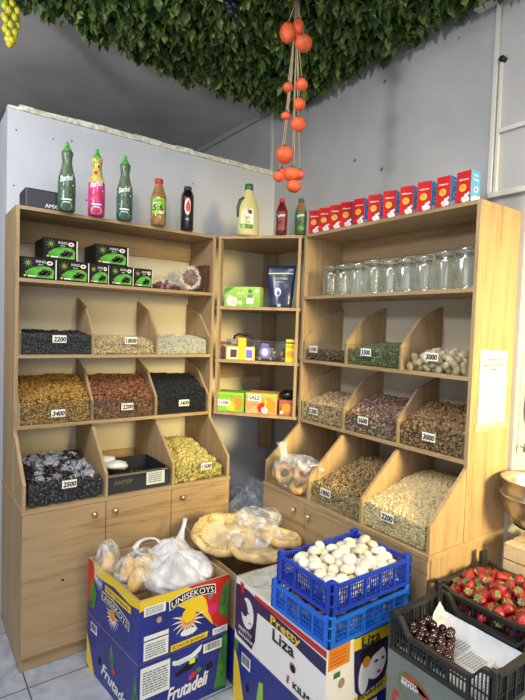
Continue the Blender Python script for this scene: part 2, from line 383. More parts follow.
# ------------------------------------------------------------------ display units
TL = lambda u, d, z: (u, -d, z)
TR = lambda u, d, z: (-d, -u, z)
dU, dB, t = .293, .512, .016
SH = (1.69, 1.345, 1.02)
CREAM = mat('cream_back_board', (206, 196, 172), .75)
KNOB = mat('brushed_brass_knob', (196, 182, 146), .3, metal=.85)
def shelf_unit(T, u0, u1, cols, SH, label, WU):
    root = thing('display_shelf', T((u0+u1)/2, dU/2, .705), label, 'shelf unit', 'oak display shelf units')
    for a in (u0, u1-t): MB().tbox(T, (a, 0, .705), (a+t, dU, 2.01)).build('side_panel', WZ, root, bevel=.0008)
    MB().tbox(T, (u0+t, 0, 2.01-t), (u1-t, dU, 2.01)).build('top_panel', WU, root, bevel=.0008)
    for z in SH: MB().tbox(T, (u0+t, .004, z-t), (u1-t, dU, z)).build('shelf', WU, root, bevel=.0008)
    MB().tbox(T, (u0+t, 0.0005, .705), (u1-t, .004, 2.01-t)).build('back_panel', CREAM, root)
    MB().tbox(T, (u0+t, .004, 1.885), (u1-t, .018, 2.01-t)).build('back_rail', WU, root)
    MB().tbox(T, (u0+t, .004, .705), (u1-t, .018, .79)).build('back_rail', WU, root)
    edges = [u0+t]+list(cols)+[u1-t]
    for z in SH[1:]:
        for i, e in enumerate(edges):
            a = e if i == 0 else (e-t/2-.004 if i < 3 else e-.012)
            MB().prism(T, [(.005, z), (.005, z+.285), (.165, z+.228), (dU-.004, z+.10), (dU-.004, z)], a, a+.012).build('bin_divider', WZ, root)
            if i < 3:
                b = edges[i+1]
                fr = MB(); fr.tbox(T, (e+.004, dU-.004, z+.001), (b-.004, dU-.001, z+.098)); fr.tbox(T, (e+.004, dU-.02, z+.094), (b-.004, dU-.004, z+.098))
                fr.build('bin_front', ACR, root)
    for i, e in enumerate(edges):
        a = e if i == 0 else (e-t/2 if i < 3 else e-.014)
        if i == 0: a = u0+.002
        if i == 3: a = u1-.016
        dv = .505
        MB().prism(T, [(dU+.001 if i in (0, 3) else .02, .7055), (dU+.001 if i in (0, 3) else .02, .99 if i in (0, 3) else 1.0), (dU+.001, .99), (dv, .812), (dv, .7055)], a, a+.014).build('bin_divider', WZ, root)
        if i < 3:
            b = edges[i+1]
            MB().tbox(T, (e+.008, dv-.005, .7065), (b-.008, dv-.002, .80)).build('bin_front', ACR, root)
    return root
LU0, LU1 = -1.636, -.616
RU0, RU1 = .674, 1.682
LC = (-1.28, -.945); RC = (1.015, 1.347)
RSH = (1.68, 1.342, 1.02)
shelf_unit(TL, LU0, LU1, LC, SH, 'left oak display shelf unit with bins, against the pale partition', WX)
shelf_unit(TR, RU0, RU1, RC, RSH, 'right oak display shelf unit with jars and bins, side lit by daylight', WY)
def base_unit(T, u0, u1, splits, knobs, label, WU):
    root = thing('base_cabinet', T((u0+u1)/2, dB/2, 0), label, 'cabinet', 'oak base cabinets')
    b = MB(); b.tbox(T, (u0, 0, 0.002), (u0+t, dB-.018, .686)); b.tbox(T, (u1-t, 0, .002), (u1, dB-.018, .686))
    b.tbox(T, (u0+t, .0, .07), (u1-t, .01, .686)); b.tbox(T, (u0+t, 0.01, .06), (u1-t, dB-.03, .076))
    b.build('body', WZ, root)
    MB().tbox(T, (u0+t, dB-.032, .002), (u1-t, dB-.02, .06)).build('plinth', WU, root)
    MB().tbox(T, (u0-.002, 0, .686), (u1+.002, dB, .7045)).build('countertop', WU, root, bevel=.001)
    ed = [u0+.001]+list(splits)+[u1-.001]
    for i in range(3):
        d = MB().tbox(T, (ed[i]+.0015, dB-.017, .066), (ed[i+1]-.0015, dB-.001, .684)).build('door', WU, root, bevel=.001)
        k = MB(); n0 = 0
        k.lathe([(.006, 0), (.005, .01), (.011, .014), (.0135, .020), (.012, .026), (.006, .029)], (0, 0, 0), 16)
        k.V = [T(knobs[i]+x, dB-.001+z, .64+y) for x, y, z in k.V]
        k.build('knob', KNOB, d)
        if i == 0 and u0 < 0:
            h_ = MB().lathe([(.006, 0), (.006, .0008)], (0, 0, 0), 12); h_.V = [T(-1.468+x, dB-.001+z, .368+y*.8) for x, y, z in h_.V]; h_.build('lock_hole', HOLE, d)
    return root
base_unit(TL, LU0, LU1, (-1.283, -.956), (-1.338, -1.243, -.899), 'left oak base cabinet with three doors and brass knobs', WX)
base_unit(TR, RU0, RU1, (1.006, 1.345), (.94, 1.045, 1.40), 'right oak base cabinet, half hidden by the fruit crates', WY)
# corner shelf hung across the corner
A = Vector((-.603, -.300, 0)); B = Vector((-.300, -.660, 0)); N2 = Vector((-(A-B).y, (A-B).x, 0)).normalized()
if N2.dot(Vector((-1, -1, 0))) < 0: N2 = -N2
root = thing('corner_shelf', (-.3, -.3, 1.0), 'narrow oak corner shelf hung between the two display units', 'shelf')
def pent(mb, z0, z1, inset=0):
    P = [A, B, Vector((-.02, -.66, 0)), Vector((-.02, -.02, 0)), Vector((-.603, -.02, 0))]
    V = [(p.x, p.y, z0) for p in P]+[(p.x, p.y, z1) for p in P]
    mb.raw(V, [(4,3,2,1,0), (5,6,7,8,9)]+[(i, (i+1) % 5, (i+1) % 5+5, i+5) for i in range(5)]); return mb
pent(MB(), 1.994, 2.01).build('top_panel', WX, root)
MSH = (1.617, 1.318, 1.022)
for z in MSH: pent(MB(), z-t, z).build('shelf', WX, root)
ab = (B-A).normalized()
for P, s_ in ((A, 1), (B, -1)):
    q0 = P+ab*s_*.001; q1 = P+ab*s_*.016; V = []
    for z in (1.006, 1.9945):
        for p in (q0+N2*.003, q1+N2*.003, q1-N2*.04, q0-N2*.04): V.append((p.x, p.y, z))
    MB().raw(V, [(3,2,1,0), (4,5,6,7), (0,1,5,4), (1,2,6,5), (2,3,7,6), (3,0,4,7)]).build('side_panel', WZ, root)
MB().box(-.60, -.02, -.019, -.012, 1.022, 1.993).build('back_panel', CREAM, root)
MB().box(-.019, -.012, -.66, -.02, 1.022, 1.993).build('back_panel', CREAM, root)
D1 = Vector((1, -1, 0)).normalized(); D2 = Vector((1, 1, 0)).normalized()
V = []
for z in (.70, 1.993):
    for a, b in ((-.045, -.085), (.045, -.085), (.045, -.07), (-.045, -.07)): p = D1*a+D2*b; V.append((p.x, p.y, z))
MB().raw(V, [(3,2,1,0), (4,5,6,7), (0,1,5,4), (1,2,6,5), (2,3,7,6), (3,0,4,7)]).build('corner_post', WZ, root)
for z0, a, b in ((1.03, 1, 0),):
    MB().box(-.45, -.10, -.055, -.04, 1.18, 1.30).build('back_rail', WX, root)

# ------------------------------------------------------------------ bin fillings
def piece(kind, q):
    """unit-size piece, low poly"""
    mb = MB()
    if kind == 'ell': mb.ball((0, 0, 0), 1, .72, .6, seg=7, rings=5)
    elif kind == 'round': mb.ball((0, 0, 0), 1, .9, .85, seg=7, rings=5)
    elif kind == 'chunk': mb.ball((0, 0, 0), 1, .8, .65, seg=6, rings=4, amp=.5, freq=1.4, seed=q.random()*9)
    elif kind == 'bean':
        P = [(-.9, .35, 0), (-.6, 0, 0), (0, -.2, 0), (.6, 0, 0), (.9, .35, 0)]; mb.tube(P, [.15, .36, .42, .36, .15], 6)
    elif kind == 'flake': mb.ball((0, 0, 0), 1, .55, .18, seg=7, rings=4)
    elif kind == 'stick': mb.tube([(-1, 0, 0), (-.3, .12, .05), (.3, .0, .12), (1, .1, 0)], [.12, .2, .2, .12], 5)
    return np.array([tuple(v) for v in mb.V]), mb.F
def rotm(q):
    a, b, c = q.uniform(0, 6.28), q.uniform(0, 6.28), q.uniform(0, 6.28)
    from mathutils import Euler
    return np.array(Euler((a, b, c)).to_matrix())
def rows_obj(name, VV, FF, PV, SM, mats, MI, origin):
    me = bpy.data.meshes.new(name); V = np.concatenate(VV)-np.array(origin)
    me.from_pydata(V.tolist(), [], FF)
    for k in mats: me.materials.append(k)
    me.polygons.foreach_set('use_smooth', [True]*len(FF)); me.polygons.foreach_set('material_index', MI)
    at = me.attributes.new('piece', 'FLOAT', 'POINT'); at.data.foreach_set('value', np.concatenate(PV))
    me.update(); o = bpy.data.objects.new(name, me); C.objects.link(o); o.location = origin; return o
def fill(T, u0, u1, d0, d1, z0, hf, hb, kind, size, cols, name, label, seed=1, density=1.0, rough=.6, coat=0, peak=.0, layers=2, bump=0, extra=None):
    """heap of small pieces in one bin: height hf at the front, hb at the back, humped by peak in the middle"""
    q = random.Random(seed); M = ramp_mat('heap_'+name+str(seed), cols, rough, bump=bump, coat=coat)
    def H(u, d):
        a = (d1-d)/(d1-d0); s_ = (u-u0)/(u1-u0)
        return hf+(hb-hf)*min(1, a*1.3)+peak*math.sin(math.pi*min(max(s_, 0), 1))*math.sin(math.pi*min(1, max(0, a)))+.008*noise.noise(Vector((u*14, d*14, seed)))
    VV, FF, PV, MI = [], [], [], []; k = 0
    # core
    n = 12; cv = []; cf = []
    for i in range(n+1):
        for j in range(n+1):
            u = u0+.004+(u1-u0-.008)*i/n; d = d0+.004+(d1-d0-.010-size*1.3)*j/n; cv.append(T(u, d, z0+max(.004, H(u, d)-size*.9)))
    for i in range(n):
        for j in range(n): a = i*(n+1)+j; cf.append((a, a+1, a+n+2, a+n+1))
    nb = len(cv)
    for i in range(n+1): cv.append(T(u0+.004+(u1-u0-.008)*i/n, d1-.006-size*1.3, z0+.001))
    for i in range(n): cf.append((i*(n+1)+n, nb+i, nb+i+1, (i+1)*(n+1)+n))
    VV.append(np.array([tuple(v) for v in cv])); FF += cf; PV.append(np.full(len(cv), .25)); MI += [0]*len(cf); k = len(cv)
    protos = [piece(kind, q) for _ in range(4)]
    pts = []
    st = size*1.25/density**.5
    for L in range(layers):
        u = u0+size*.7
        while u < u1-size*.7:
            d = d0+size
            while d < d1-size*.7-.006:
                uu = min(max(u+q.uniform(-.5, .5)*st, u0+size*.6), u1-size*.6); dd = min(max(d+q.uniform(-.5, .5)*st, d0+size), d1-.008-size*.5)
                pts.append((uu, dd, z0+max(size*.5, H(uu, dd)-size*.2+L*size*.5*q.random()))); d += st
            u += st
    u = u0+size*.7                       # the layer seen through the clear front
    while u < u1-size*.6:
        z = size*.6
        hh = H(u, d1)+size*.3
        while z < hh:
            pts.append((u+q.uniform(-.3, .3)*st, d1-.008-size*.55, z0+min(max(size*.5, z+q.uniform(-.4, .4)*st), hh))); z += st*.85
        u += st*.9
    for (uu, dd, zz) in pts:
        V0, F0 = q.choice(protos); s_ = size*q.uniform(.75, 1.1); c = np.array(T(uu, dd, zz))
        v = V0 @ (rotm(q).T*s_)+c; VV.append(v); FF += [tuple(k+j for j in f) for f in F0]; PV.append(np.full(len(v), q.random())); MI += [0]*len(F0); k += len(v)
    mats = [M]
    if extra:                            # crumpled clear wrappers among the pieces
        mats.append(extra[0])
        for _ in range(extra[1]):
            uu, dd = q.uniform(u0+.03, u1-.03), q.uniform(d0+.05, d1-.03); mb = MB()
            mb.ball((0, 0, 0), q.uniform(.02, .034), q.uniform(.016, .028), q.uniform(.01, .02), seg=9, rings=6, amp=.6, freq=60, seed=q.random()*50)
            v = np.array([tuple(a) for a in mb.V]) @ rotm(q).T+np.array(T(uu, dd, z0+H(uu, dd)+q.uniform(-.004, .012)))
            VV.append(v); FF += [tuple(k+j for j in f) for f in mb.F]; PV.append(np.zeros(len(v))); MI += [1]*len(mb.F); k += len(v)
        for _ in range(extra[1]//2):
            uu = q.uniform(u0+.03, u1-.03); mb = MB(); mb.ball((0, 0, 0), q.uniform(.016, .03), q.uniform(.014, .024), .008, seg=9, rings=6, amp=.6, freq=60, seed=q.random()*50)
            v = np.array([tuple(a) for a in mb.V]) @ rotm(q).T+np.array(T(uu, d1-.04, z0+q.uniform(.03, hf)))
            VV.append(v); FF += [tuple(k+j for j in f) for f in mb.F]; PV.append(np.zeros(len(v))); MI += [1]*len(mb.F); k += len(v)
    o = rows_obj(name, VV, FF, PV, None, mats, MI, T((u0+u1)/2, (d0+d1)/2, z0))
    tag(o, label, 'dried food', None, 'stuff'); return o
def bins(u0, u1, cols):
    return [(u0+t+.013, cols[0]-.013), (cols[0]+.002, cols[1]-.013), (cols[1]+.002, u1-t-.013)]
LB = bins(LU0, LU1, LC); RB = bins(RU0, RU1, RC)
f0, f1 = .03, dU-.006
z1, z2, z3 = 1.346, 1.021, .7058
fill(TL, *LB[0], f0, f1, z1, .085, .10, 'chunk', .013, [(22,22,26),(38,36,42),(30,30,40)], 'dried_prunes', 'black dried prunes in the top left bin of the left unit', 1, rough=.35)
fill(TL, *LB[1], f0, f1, z1, .055, .075, 'bean', .014, [(206,176,126),(226,200,156),(186,150,104)], 'cashew_nuts', 'pale curved cashew nuts in the top middle bin of the left unit', 2)
fill(TL, *LB[2], f0, f1, z1, .075, .095, 'ell', .008, [(196,188,172),(226,220,206),(170,160,146)], 'white_beans', 'small off-white sugared seeds in the top right bin of the left unit', 3)
fill(TL, *LB[0], f0, f1, z2, .11, .20, 'chunk', .0085, [(120,84,36),(188,150,66),(150,108,48),(100,64,32)], 'golden_raisins', 'golden raisins heaped in the second-row left bin of the left unit', 4, density=1.1, rough=.4)
fill(TL, *LB[1], f0, f1, z2, .115, .195, 'ell', .011, [(108,64,42),(140,92,60),(84,48,32),(164,118,82)], 'brown_almonds', 'reddish brown almonds heaped in the second-row middle bin of the left unit', 5, rough=.5)
fill(TL, *LB[2], f0, f1, z2, .115, .19, 'chunk', .009, [(20,22,28),(34,36,46),(26,28,38)], 'black_raisins', 'blue-black raisins heaped in the second-row right bin of the left unit', 6, rough=.45)
WRAP = film('candy_wrapper_film', (206, 212, 226), .08, .62, .12, nscale=45)
fill(TL, *LB[0], .10, .498, z3, .085, .12, 'chunk', .018, [(34,28,30),(52,40,38),(28,26,32)], 'wrapped_dates', 'dark dates in crinkled clear wrappers in the bottom left bin', 7, rough=.3, extra=(WRAP, 70))
fill(TL, *LB[2], .05, .498, z3, .055, .12, 'chunk', .014, [(186,168,84),(206,190,118),(164,142,70)], 'dried_pineapple', 'yellow dried fruit pieces in the bottom right bin of the left unit', 8, rough=.35, peak=.03, extra=(film('yellowish_film', (236, 226, 150), .1, .55, .15, nscale=60), 22))
fill(TR, *RB[1], f0, f1, z1-.003, .07, .10, 'flake', .009, [(88,96,62),(132,140,98),(66,78,50),(158,156,124)], 'pumpkin_seeds', 'green pumpkin seeds in the top middle bin of the right unit', 9, density=1.2)
fill(TR, *RB[0], f0, f1, z2, .085, .13, 'ell', .0095, [(178,146,106),(208,184,146),(146,108,72),(224,206,174)], 'pistachio_nuts', 'mixed pale pistachio nuts in the second-row left bin of the right unit', 10)
fill(TR, *RB[1], f0, f1, z2, .07, .155, 'chunk', .010, [(112,76,62),(160,128,108),(86,54,46),(196,176,156)], 'peanut_mix', 'brown and white peanut mix in the second-row middle bin of the right unit', 11)
fill(TR, *RB[2], f0, f1, z2, .075, .165, 'ell', .0125, [(130,98,62),(158,124,84),(104,74,46),(178,146,104)], 'shelled_almonds', 'brown almonds heaped in the second-row right bin of the right unit', 12)
fill(TR, *RB[1], .06, .498, z3, .075, .15, 'bean', .0105, [(146,118,72),(180,154,104),(112,84,50),(198,176,130)], 'walnut_pieces', 'brown walnut pieces in the bottom middle bin of the right unit', 13, peak=.03)
fill(TR, *RB[2], .05, .498, z3, .09, .165, 'round', .0085, [(198,176,128),(220,202,158),(178,150,104)], 'roasted_chickpeas', 'pale beige roasted chickpeas heaped in the big bottom right bin', 14, peak=.025)

def settle(n, x0, x1, y0, y1, zb, r, seed, limit=None, hump=0, sq=.82, tries=40, shape=None):
    """loose pile: each new ball takes the lowest of several random spots"""
    q = random.Random(seed); P = []
    for _ in range(n):
        best = None
        for _ in range(tries):
            x, y = q.uniform(x0+r, x1-r), q.uniform(y0+r, y1-r)
            if shape and not shape(x, y): continue
            z = zb+r*sq
            for (a, b, c) in P:
                dd = (a-x)**2+(b-y)**2; rr = (2*r*.9)**2
                if dd < rr: z = max(z, c+math.sqrt(rr-dd)*sq)
            pen = hump*(((x-(x0+x1)/2)/(x1-x0)*2)**2+((y-(y0+y1)/2)/(y1-y0)*2)**2)
            if best is None or z+pen < best[0]: best = (z+pen, x, y, z)
        if best and (limit is None or best[3] < limit): P.append(best[1:])
    return P
def scatter_copies(o, P, seed, label, group, srng=(.9, 1.1), upright=False, rfull=None):
    q = random.Random(seed)
    for i, c in enumerate(P):
        e = (q.uniform(0, 6.28), q.uniform(0, 6.28), q.uniform(0, 6.28)) if not upright else (q.uniform(-1, 1)*upright, q.uniform(-1, 1)*upright, q.uniform(0, 6.28))
        s_ = q.uniform(*srng)
        if i == 0: o.location = c; o.rotation_euler = e; o.scale = (s_,)*3; k = o
        else: k = dup(o, c, e, s_)
# hazelnuts and big shell nuts are large enough to count
HZ = ramp_mat('hazelnut_shell', [(84,60,44),(110,80,58),(66,48,38)], .4, 'obj')
hz = MB().ball((0,0,0), .0115, .0115, .0125, seg=10, rings=7).build('hazelnut', HZ)
tag(hz, 'round brown hazelnut in the top left bin of the right unit', 'nut', 'hazelnuts in the top left bin of the right unit')
P = settle(230, -dU+.008, -.12, -RB[0][1], -RB[0][0], 1.343, .0115, 5, limit=1.343+.09)
scatter_copies(hz, P, 5, None, None)
BN = ramp_mat('almond_shell', [(206,184,146),(222,204,170),(186,160,122),(196,170,130)], .6, 'obj', bump=.4, bscale=200)
bn = MB().ball((0,0,0), .022, .0165, .0135, seg=12, rings=8, amp=.1, freq=50, seed=3).build('shell_nut', BN)
tag(bn, 'large pale in-shell nut in the top right bin of the right unit', 'nut', 'in-shell nuts in the top right bin of the right unit')
P = settle(170, -dU+.010, -.05, -RB[2][1], -RB[2][0], 1.343, .0165, 6, limit=1.343+.145, hump=.03)
scatter_copies(bn, P, 6, None, None)

# dark carton with white parcels in the bottom middle bin
u0, u1 = LB[1]
bx = thing('carton_tray', TL((u0+u1)/2, .36, .706), 'open dark printed carton tray in the bottom middle bin of the left unit', 'carton')
DK = mat('dark_carton', (36, 40, 50), .35); b = MB()
a0, a1, e0, e1 = u0+.006, u1-.01, .22, .492
b.tbox(TL, (a0, e0, .707), (a1, e1, .711)); b.tbox(TL, (a0, e0, .711), (a0+.004, e1, .80)); b.tbox(TL, (a1-.004, e0, .711), (a1, e1, .80))
b.tbox(TL, (a0+.004, e0, .711), (a1-.004, e0+.004, .80)); b.tbox(TL, (a0+.004, e1-.004, .711), (a1-.004, e1, .80)); b.build('tray', DK, bx)
f = Print(flat(TL(a0, e1, .711), (1, 0, 0), (0, 0, 1), (0, -1, 0)))
f.rect(.19, .012, .285, .08, 0); f.lines(.2, .02, .07, .05, 5, 2, 2); f.text('AHTEP', .03, .035, .09, .02, 3, 2); f.rect(.0, .075, .3, .083, 3, 1)
f.build('printed_label', [PAPER, INK, GREYINK, mat('print_gold', (150, 130, 80), .4)], bx)
pk = MB().ball(TL(a0+.09, .36, .80), .06, .045, .022, seg=16, rings=10, amp=.3, freq=30, seed=2).build('white_parcel', mat('white_plastic_wrap', (226, 228, 226), .35, bump=.3), origin=TL(a0+.09, .36, .80))
tag(pk, 'small white plastic parcel on top of the dark carton tray', 'parcel')
pk = MB().ball(TL(a0+.02+.03, .30, .822), .05, .035, .018, seg=16, rings=10, amp=.3, freq=30, seed=5).build('white_parcel', MC['white_plastic_wrap'], origin=TL(a0+.02+.03, .30, .822))
tag(pk, 'smaller white parcel behind the other one in the dark carton tray', 'parcel')
DT = ramp_mat('dark_date', [(30,26,30),(46,38,40)], .3, 'obj')
dt = MB().ball((0,0,0), .02, .014, .012, seg=10, rings=6, amp=.2, freq=60).build('dried_date', DT)
tag(dt, 'dark dried date lying in the dark carton tray', 'date', 'dates in the dark carton tray')
P = settle(60, a0+.008, a1-.008, -e1+.008, -e0-.008, .711, .014, 9, limit=.80)
scatter_copies(dt, P, 9, None, None)

# ------------------------------------------------------------------ price tags
TAGW = mat('tag_paper', (238, 236, 228), .6)
def price_tag(T, u, d, z, txt, label, rot=0, w=.062, h=.036):
    o = T(u-w/2, d+.001, z-h/2); fu = Vector(T(1, 0, 0))-Vector(T(0, 0, 0)); nn = Vector(T(0, 1, 0))-Vector(T(0, 0, 0))
    fv = Vector((0, 0, 1)); c, s_ = math.cos(rot), math.sin(rot); U2 = fu*c+fv*s_; V2 = fv*c-fu*s_
    f = Print(flat(o, U2, V2, nn)); k = [(0,0),(w,0),(w,h),(0,h)]
    V = [f.f(a, b, 0) for a, b in k]+[f.f(a, b, .0012) for a, b in k]
    f.raw(V, [(3,2,1,0), (4,5,6,7), (0,1,5,4), (1,2,6,5), (2,3,7,6), (3,0,4,7)], 0)
    f.text(txt, w*.08, h*.2, w*.84, h*.6, 1, 4, bold=.0011, shear=.15)
    f.poly([(0, 0), (w, 0), (w, .0018), (0, .0018)], 2, 3)
    o = f.build('price_tag', [TAGW, INK, GREYINK], origin=o); tag(o, label, 'price tag', 'handwritten price tags on the bins')
price_tag(TL, -1.445, dU, 1.418, '2200', 'price tag reading 2200 on the bin of black prunes')
price_tag(TL, -1.10, dU, 1.415, '1800', 'price tag on the bin of pale cashew nuts, left unit')
price_tag(TL, -1.445, dU, 1.068, '3400', 'price tag reading 3400 on the bin of golden raisins')
price_tag(TL, -1.11, dU, 1.078, '2200', 'price tag reading 2200 on the bin of reddish brown almonds')
price_tag(TL, -.79, dU, 1.078, '3400', 'price tag on the bin of blue-black raisins')
price_tag(TL, -1.445, .505, .79, '2500', 'price tag reading 2500 on the bin of wrapped dates')
price_tag(TL, -.76, .505, .775, '1500', 'price tag reading 1500 on the bin of yellow dried fruit')
price_tag(TR, .78, dU, 1.40, '1500', 'price tag on the bin of round brown hazelnuts')
price_tag(TR, 1.145, dU, 1.405, '3300', 'price tag on the bin of green pumpkin seeds')
price_tag(TR, 1.50, dU, 1.407, '3000', 'price tag on the bin of large in-shell nuts')
price_tag(TR, .80, dU, 1.075, '1200', 'price tag on the bin of pale pistachio nuts')
price_tag(TR, 1.145, dU, 1.085, '3600', 'price tag on the bin of brown and white peanut mix')
price_tag(TR, 1.505, dU, 1.078, '3000', 'price tag on the second-row bin of brown almonds, right unit')
price_tag(TR, 1.135, .505, .775, '1800', 'price tag on the bottom bin of walnut pieces')
price_tag(TR, 1.485, .505, .78, '2200', 'price tag on the big bottom bin of beige chickpeas')

# ------------------------------------------------------------------ things on the left shelves
DBK = mat('date_box_black', (14, 17, 16), .5, spec=.25); DG = mat('date_box_green', (70, 160, 44), .35, vary=.25, vscale=25); DG2 = mat('palm_green', (124, 150, 60), .4)
DATE = mat('date_fruit_print', (30, 22, 26), .3)
def date_box(x, w, z, y, dy, label, rot=0, h=.098):
    root = thing('date_box', (x+w/2, y, z), label, 'box', 'black and green boxes of dates')
    MB().box(x, x+w, y, y+dy, z, z+h).build('carton', DBK, root, bevel=.001)
    f = Print(flat((x, y, z), (1, 0, 0), (0, 0, 1), (0, -1, 0)))
    f.poly([(w*.2, h*.08), (w*.9, h*.08), (w*.93, h*.45), (w*.8, h*.6), (w*.5, h*.62), (w*.3, h*.5), (w*.12, h*.3)], 1, 1)
    for (a, b, c) in ((.62, .3, .10), (.72, .25, .09), (.55, .24, .09), (.66, .4, .09), (.78, .35, .08)): f.ell(w*a, h*b, w*c, h*.1, 2, 2)
    for (a, b) in ((.60, .33), (.71, .28), (.66, .43)): f.ell(w*a, h*b, w*.02, h*.02, 6, 3)
    f.star(w*.2, h*.72, .005, min(w*.17, h*.28), 9, 3, 2); f.ell(w*.8, h*.78, w*.09, h*.1, 4, 2); f.ell(w*.8, h*.78, w*.05, h*.05, 5, 3)
    f.text('KING', w*.42, h*.76, w*.26, h*.12, 4, 3); f.text('dates', w*.48, h*.66, w*.14, h*.06, 4, 3)
    f.rect(w*.2, h*.1, w*.42, h*.15, 4, 2); f.ell(w*.12, h*.14, w*.035, h*.045, 7, 2)
    f.rect(w*.965, h*.03, w*.995, h*.97, 4, 2)
    f.build('front_print', [DBK, DG, DATE, DG2, WHT, RED, GREYINK, YEL], root)
    root.rotation_euler = (0, 0, rot); return root
date_box(-1.612, .155, 1.691, -.272, .2, 'black and green date box at the far left of the upper shelf')
date_box(-1.452, .145, 1.691, -.270, .2, 'date box second from left, under the gap between the two upper boxes')
date_box(-1.303, .095, 1.691, -.262, .2, 'narrow date box third from left in the lower row')
date_box(-1.203, .12, 1.691, -.270, .2, 'date box fourth from left in the lower row, below the right upper box')
date_box(-1.078, .10, 1.691, -.262, .2, 'date box at the right end of the lower row, beside the bag of nuts')
date_box(-1.513, .152, 1.790, -.262, .19, 'date box stacked on top at the left of the upper shelf')
date_box(-1.275, .165, 1.790, -.262, .19, 'date box stacked on top toward the middle of the upper shelf')

# bag of red-brown beans, bag of nuts, dark slabs
FILM = film('clear_bag_film', (236, 240, 246), .04, .4, .15, nscale=14, bump=.4)
rt = thing('bean_bag', (-.89, -.2, 1.691), 'clear bag of red-brown beans lying beside the date boxes', 'bag')
q = random.Random(4); VV = MB()
for i in range(260):
    a = q.uniform(0, 6.28); r_ = math.sqrt(q.random()); zz = .008+q.random()*.05*(1-r_*.7)
    VV.ball((-.875+.085*r_*math.cos(a), -.2+.06*r_*math.sin(a), 1.691+zz), .008, .006, .005, seg=6, rings=4)
o = VV.build('beans', mat('red_bean', (112, 48, 50), .4, vary=.25, vscale=50), rt, recalc=False); o['kind'] = 'stuff'
MB().ball((-.875, -.2, 1.722), .105, .075, .034, seg=28, rings=18, amp=.18, freq=22, seed=3, ridge=True, flatz=-.030).tube([(-.82, -.2, 1.75), (-.81, -.2, 1.775), (-.805, -.2, 1.80)], [.012, .006, .02], 8).build('bag_film', FILM, rt)
rt = thing('nut_bag', (-.72, -.19, 1.691), 'round clear pack of speckled nuts leaning upright by the dark slabs', 'bag')
VV = MB(); q = random.Random(8); VV.box(0, 0, 0, 0, 0, 0)
rotn = Matrix.Rotation(R(-16), 3, 'Z') @ Matrix.Rotation(R(-18), 3, 'X')
for i in range(240):
    a = q.uniform(0, 6.28); r_ = math.sqrt(q.random())*.068
    v = rotn @ Vector((r_*math.cos(a)*.85, q.uniform(-.012, .0), r_*math.sin(a))); v += Vector((-.725, -.20, 1.770))
    VV.ball(v, .007, .005, .005, seg=6, rings=4, m=0 if r_ < .05 else 1)
o = VV.build('nuts', [mat('nut_dark', (110, 70, 60), .5, vary=.3, vscale=60), mat('nut_pale', (206, 196, 176), .5, vary=.1, vscale=60)], rt, recalc=False); o['kind'] = 'stuff'
MB().ball((-.725, -.195, 1.772), .068, .022, .078, seg=26, rings=18, amp=.12, freq=25, seed=6, rot=rotn, ridge=True).build('bag_film', FILM, rt)
for i, (xx, ti, lb) in enumerate(((-.672, 6, 'dark brown fruit slab leaning against the round nut pack'), (-.650, 3, 'dark brown fruit slab standing by the right side panel'))):
    o = MB().box(-.008, .008, -.10, .06, 0, .155).ball((0, -.02, .08), .012, .07, .06, seg=14, rings=8, amp=.3, freq=30, seed=i).build('fruit_slab', mat('fruit_leather', (70, 44, 40), .35, vary=.3, vscale=30), bevel=.002)
    o.location = (xx, -.16, 1.6915); o.rotation_euler = (0, R(ti), R(4)); tag(o, lb, 'packet', 'dark fruit slabs on the left shelf')

# ------------------------------------------------------------------ bottles on top
def bottle(name, loc, prof, mats, label, cap_prof=None, cap_mat=None, printer=None, pmats=None, group=None, sx=1, sy=1, seg=28, extra=None):
    root = thing(name, loc, label, 'bottle', group)
    MB().lathe(prof, loc, seg, sx, sy).build('body', mats, root)
    if cap_prof: MB().lathe(cap_prof, loc, 20).build('cap', cap_mat, root)
    if printer:
        ang = math.atan2(-2.73-loc[1], -2.033-loc[0])
        def rf(v):
            for a, b in zip(prof, prof[1:]):
                if a[1] <= v <= b[1] and b[1] > a[1]: return a[0]+(b[0]-a[0])*(v-a[1])/(b[1]-a[1])
            return prof[0][0]
        f = Print(cyl(loc, rf, ang, sx=sx, sy=sy)); printer(f); f.build('label_print', pmats, root)
    if extra: extra(root)
    return root
GCAP = mat('green_cap', (62, 170, 54), .35)
syr = [(.034,0,0),(.0385,.006,0),(.039,.06,0),(.039,.13,0),(.037,.155,0),(.0275,.19,1),(.0215,.222,1),(.023,.245,1),(.0265,.262,1),(.025,.272,1),(.014,.276,1)]
scap = [(.017,.270),(.019,.276),(.019,.284),(.012,.288),(.010,.296),(.007,.302),(.009,.307),(.006,.314),(.002,.318)]
def syr_print(colset):
    def f(p):
        p.text('Barbal', -.028, .125, .055, .026, 0, 3, rot=.25, bold=.0008, shear=.3)
        p.grid(-.022, .022, .045, .052, 0, 3); p.grid(-.016, .016, .034, .038, 0, 3)
        for (u, v, a, b, m_) in colset: p.ell(u, v, a, b, m_, 1)
        p.poly([(-.03, .07), (.03, .12), (.03, .114), (-.02, .07)], 0, 2)
    return f
g1 = mat('syrup_dark_green', (64, 92, 74), .25, vary=.25, vscale=25); g2 = mat('syrup_neck_green', (88, 108, 82), .25, vary=.2, vscale=30)
pm = [WHT, mat('print_olive', (66, 92, 44), .4, vary=.3, vscale=60), RED, mat('print_teal', (96, 150, 128), .4), PINK, LGRN]
olv = [(-.01, .09, .018, .02, 1), (.012, .085, .014, .022, 1), (0, .02, .026, .02, 3)]
bottle('syrup_bottle', (-1.425, -.30, 2.011), syr, [g1, g2], 'tall dark green syrup bottle, leftmost on the shelf top', scap, GCAP, syr_print(olv), pm, 'tall syrup bottles with green caps')
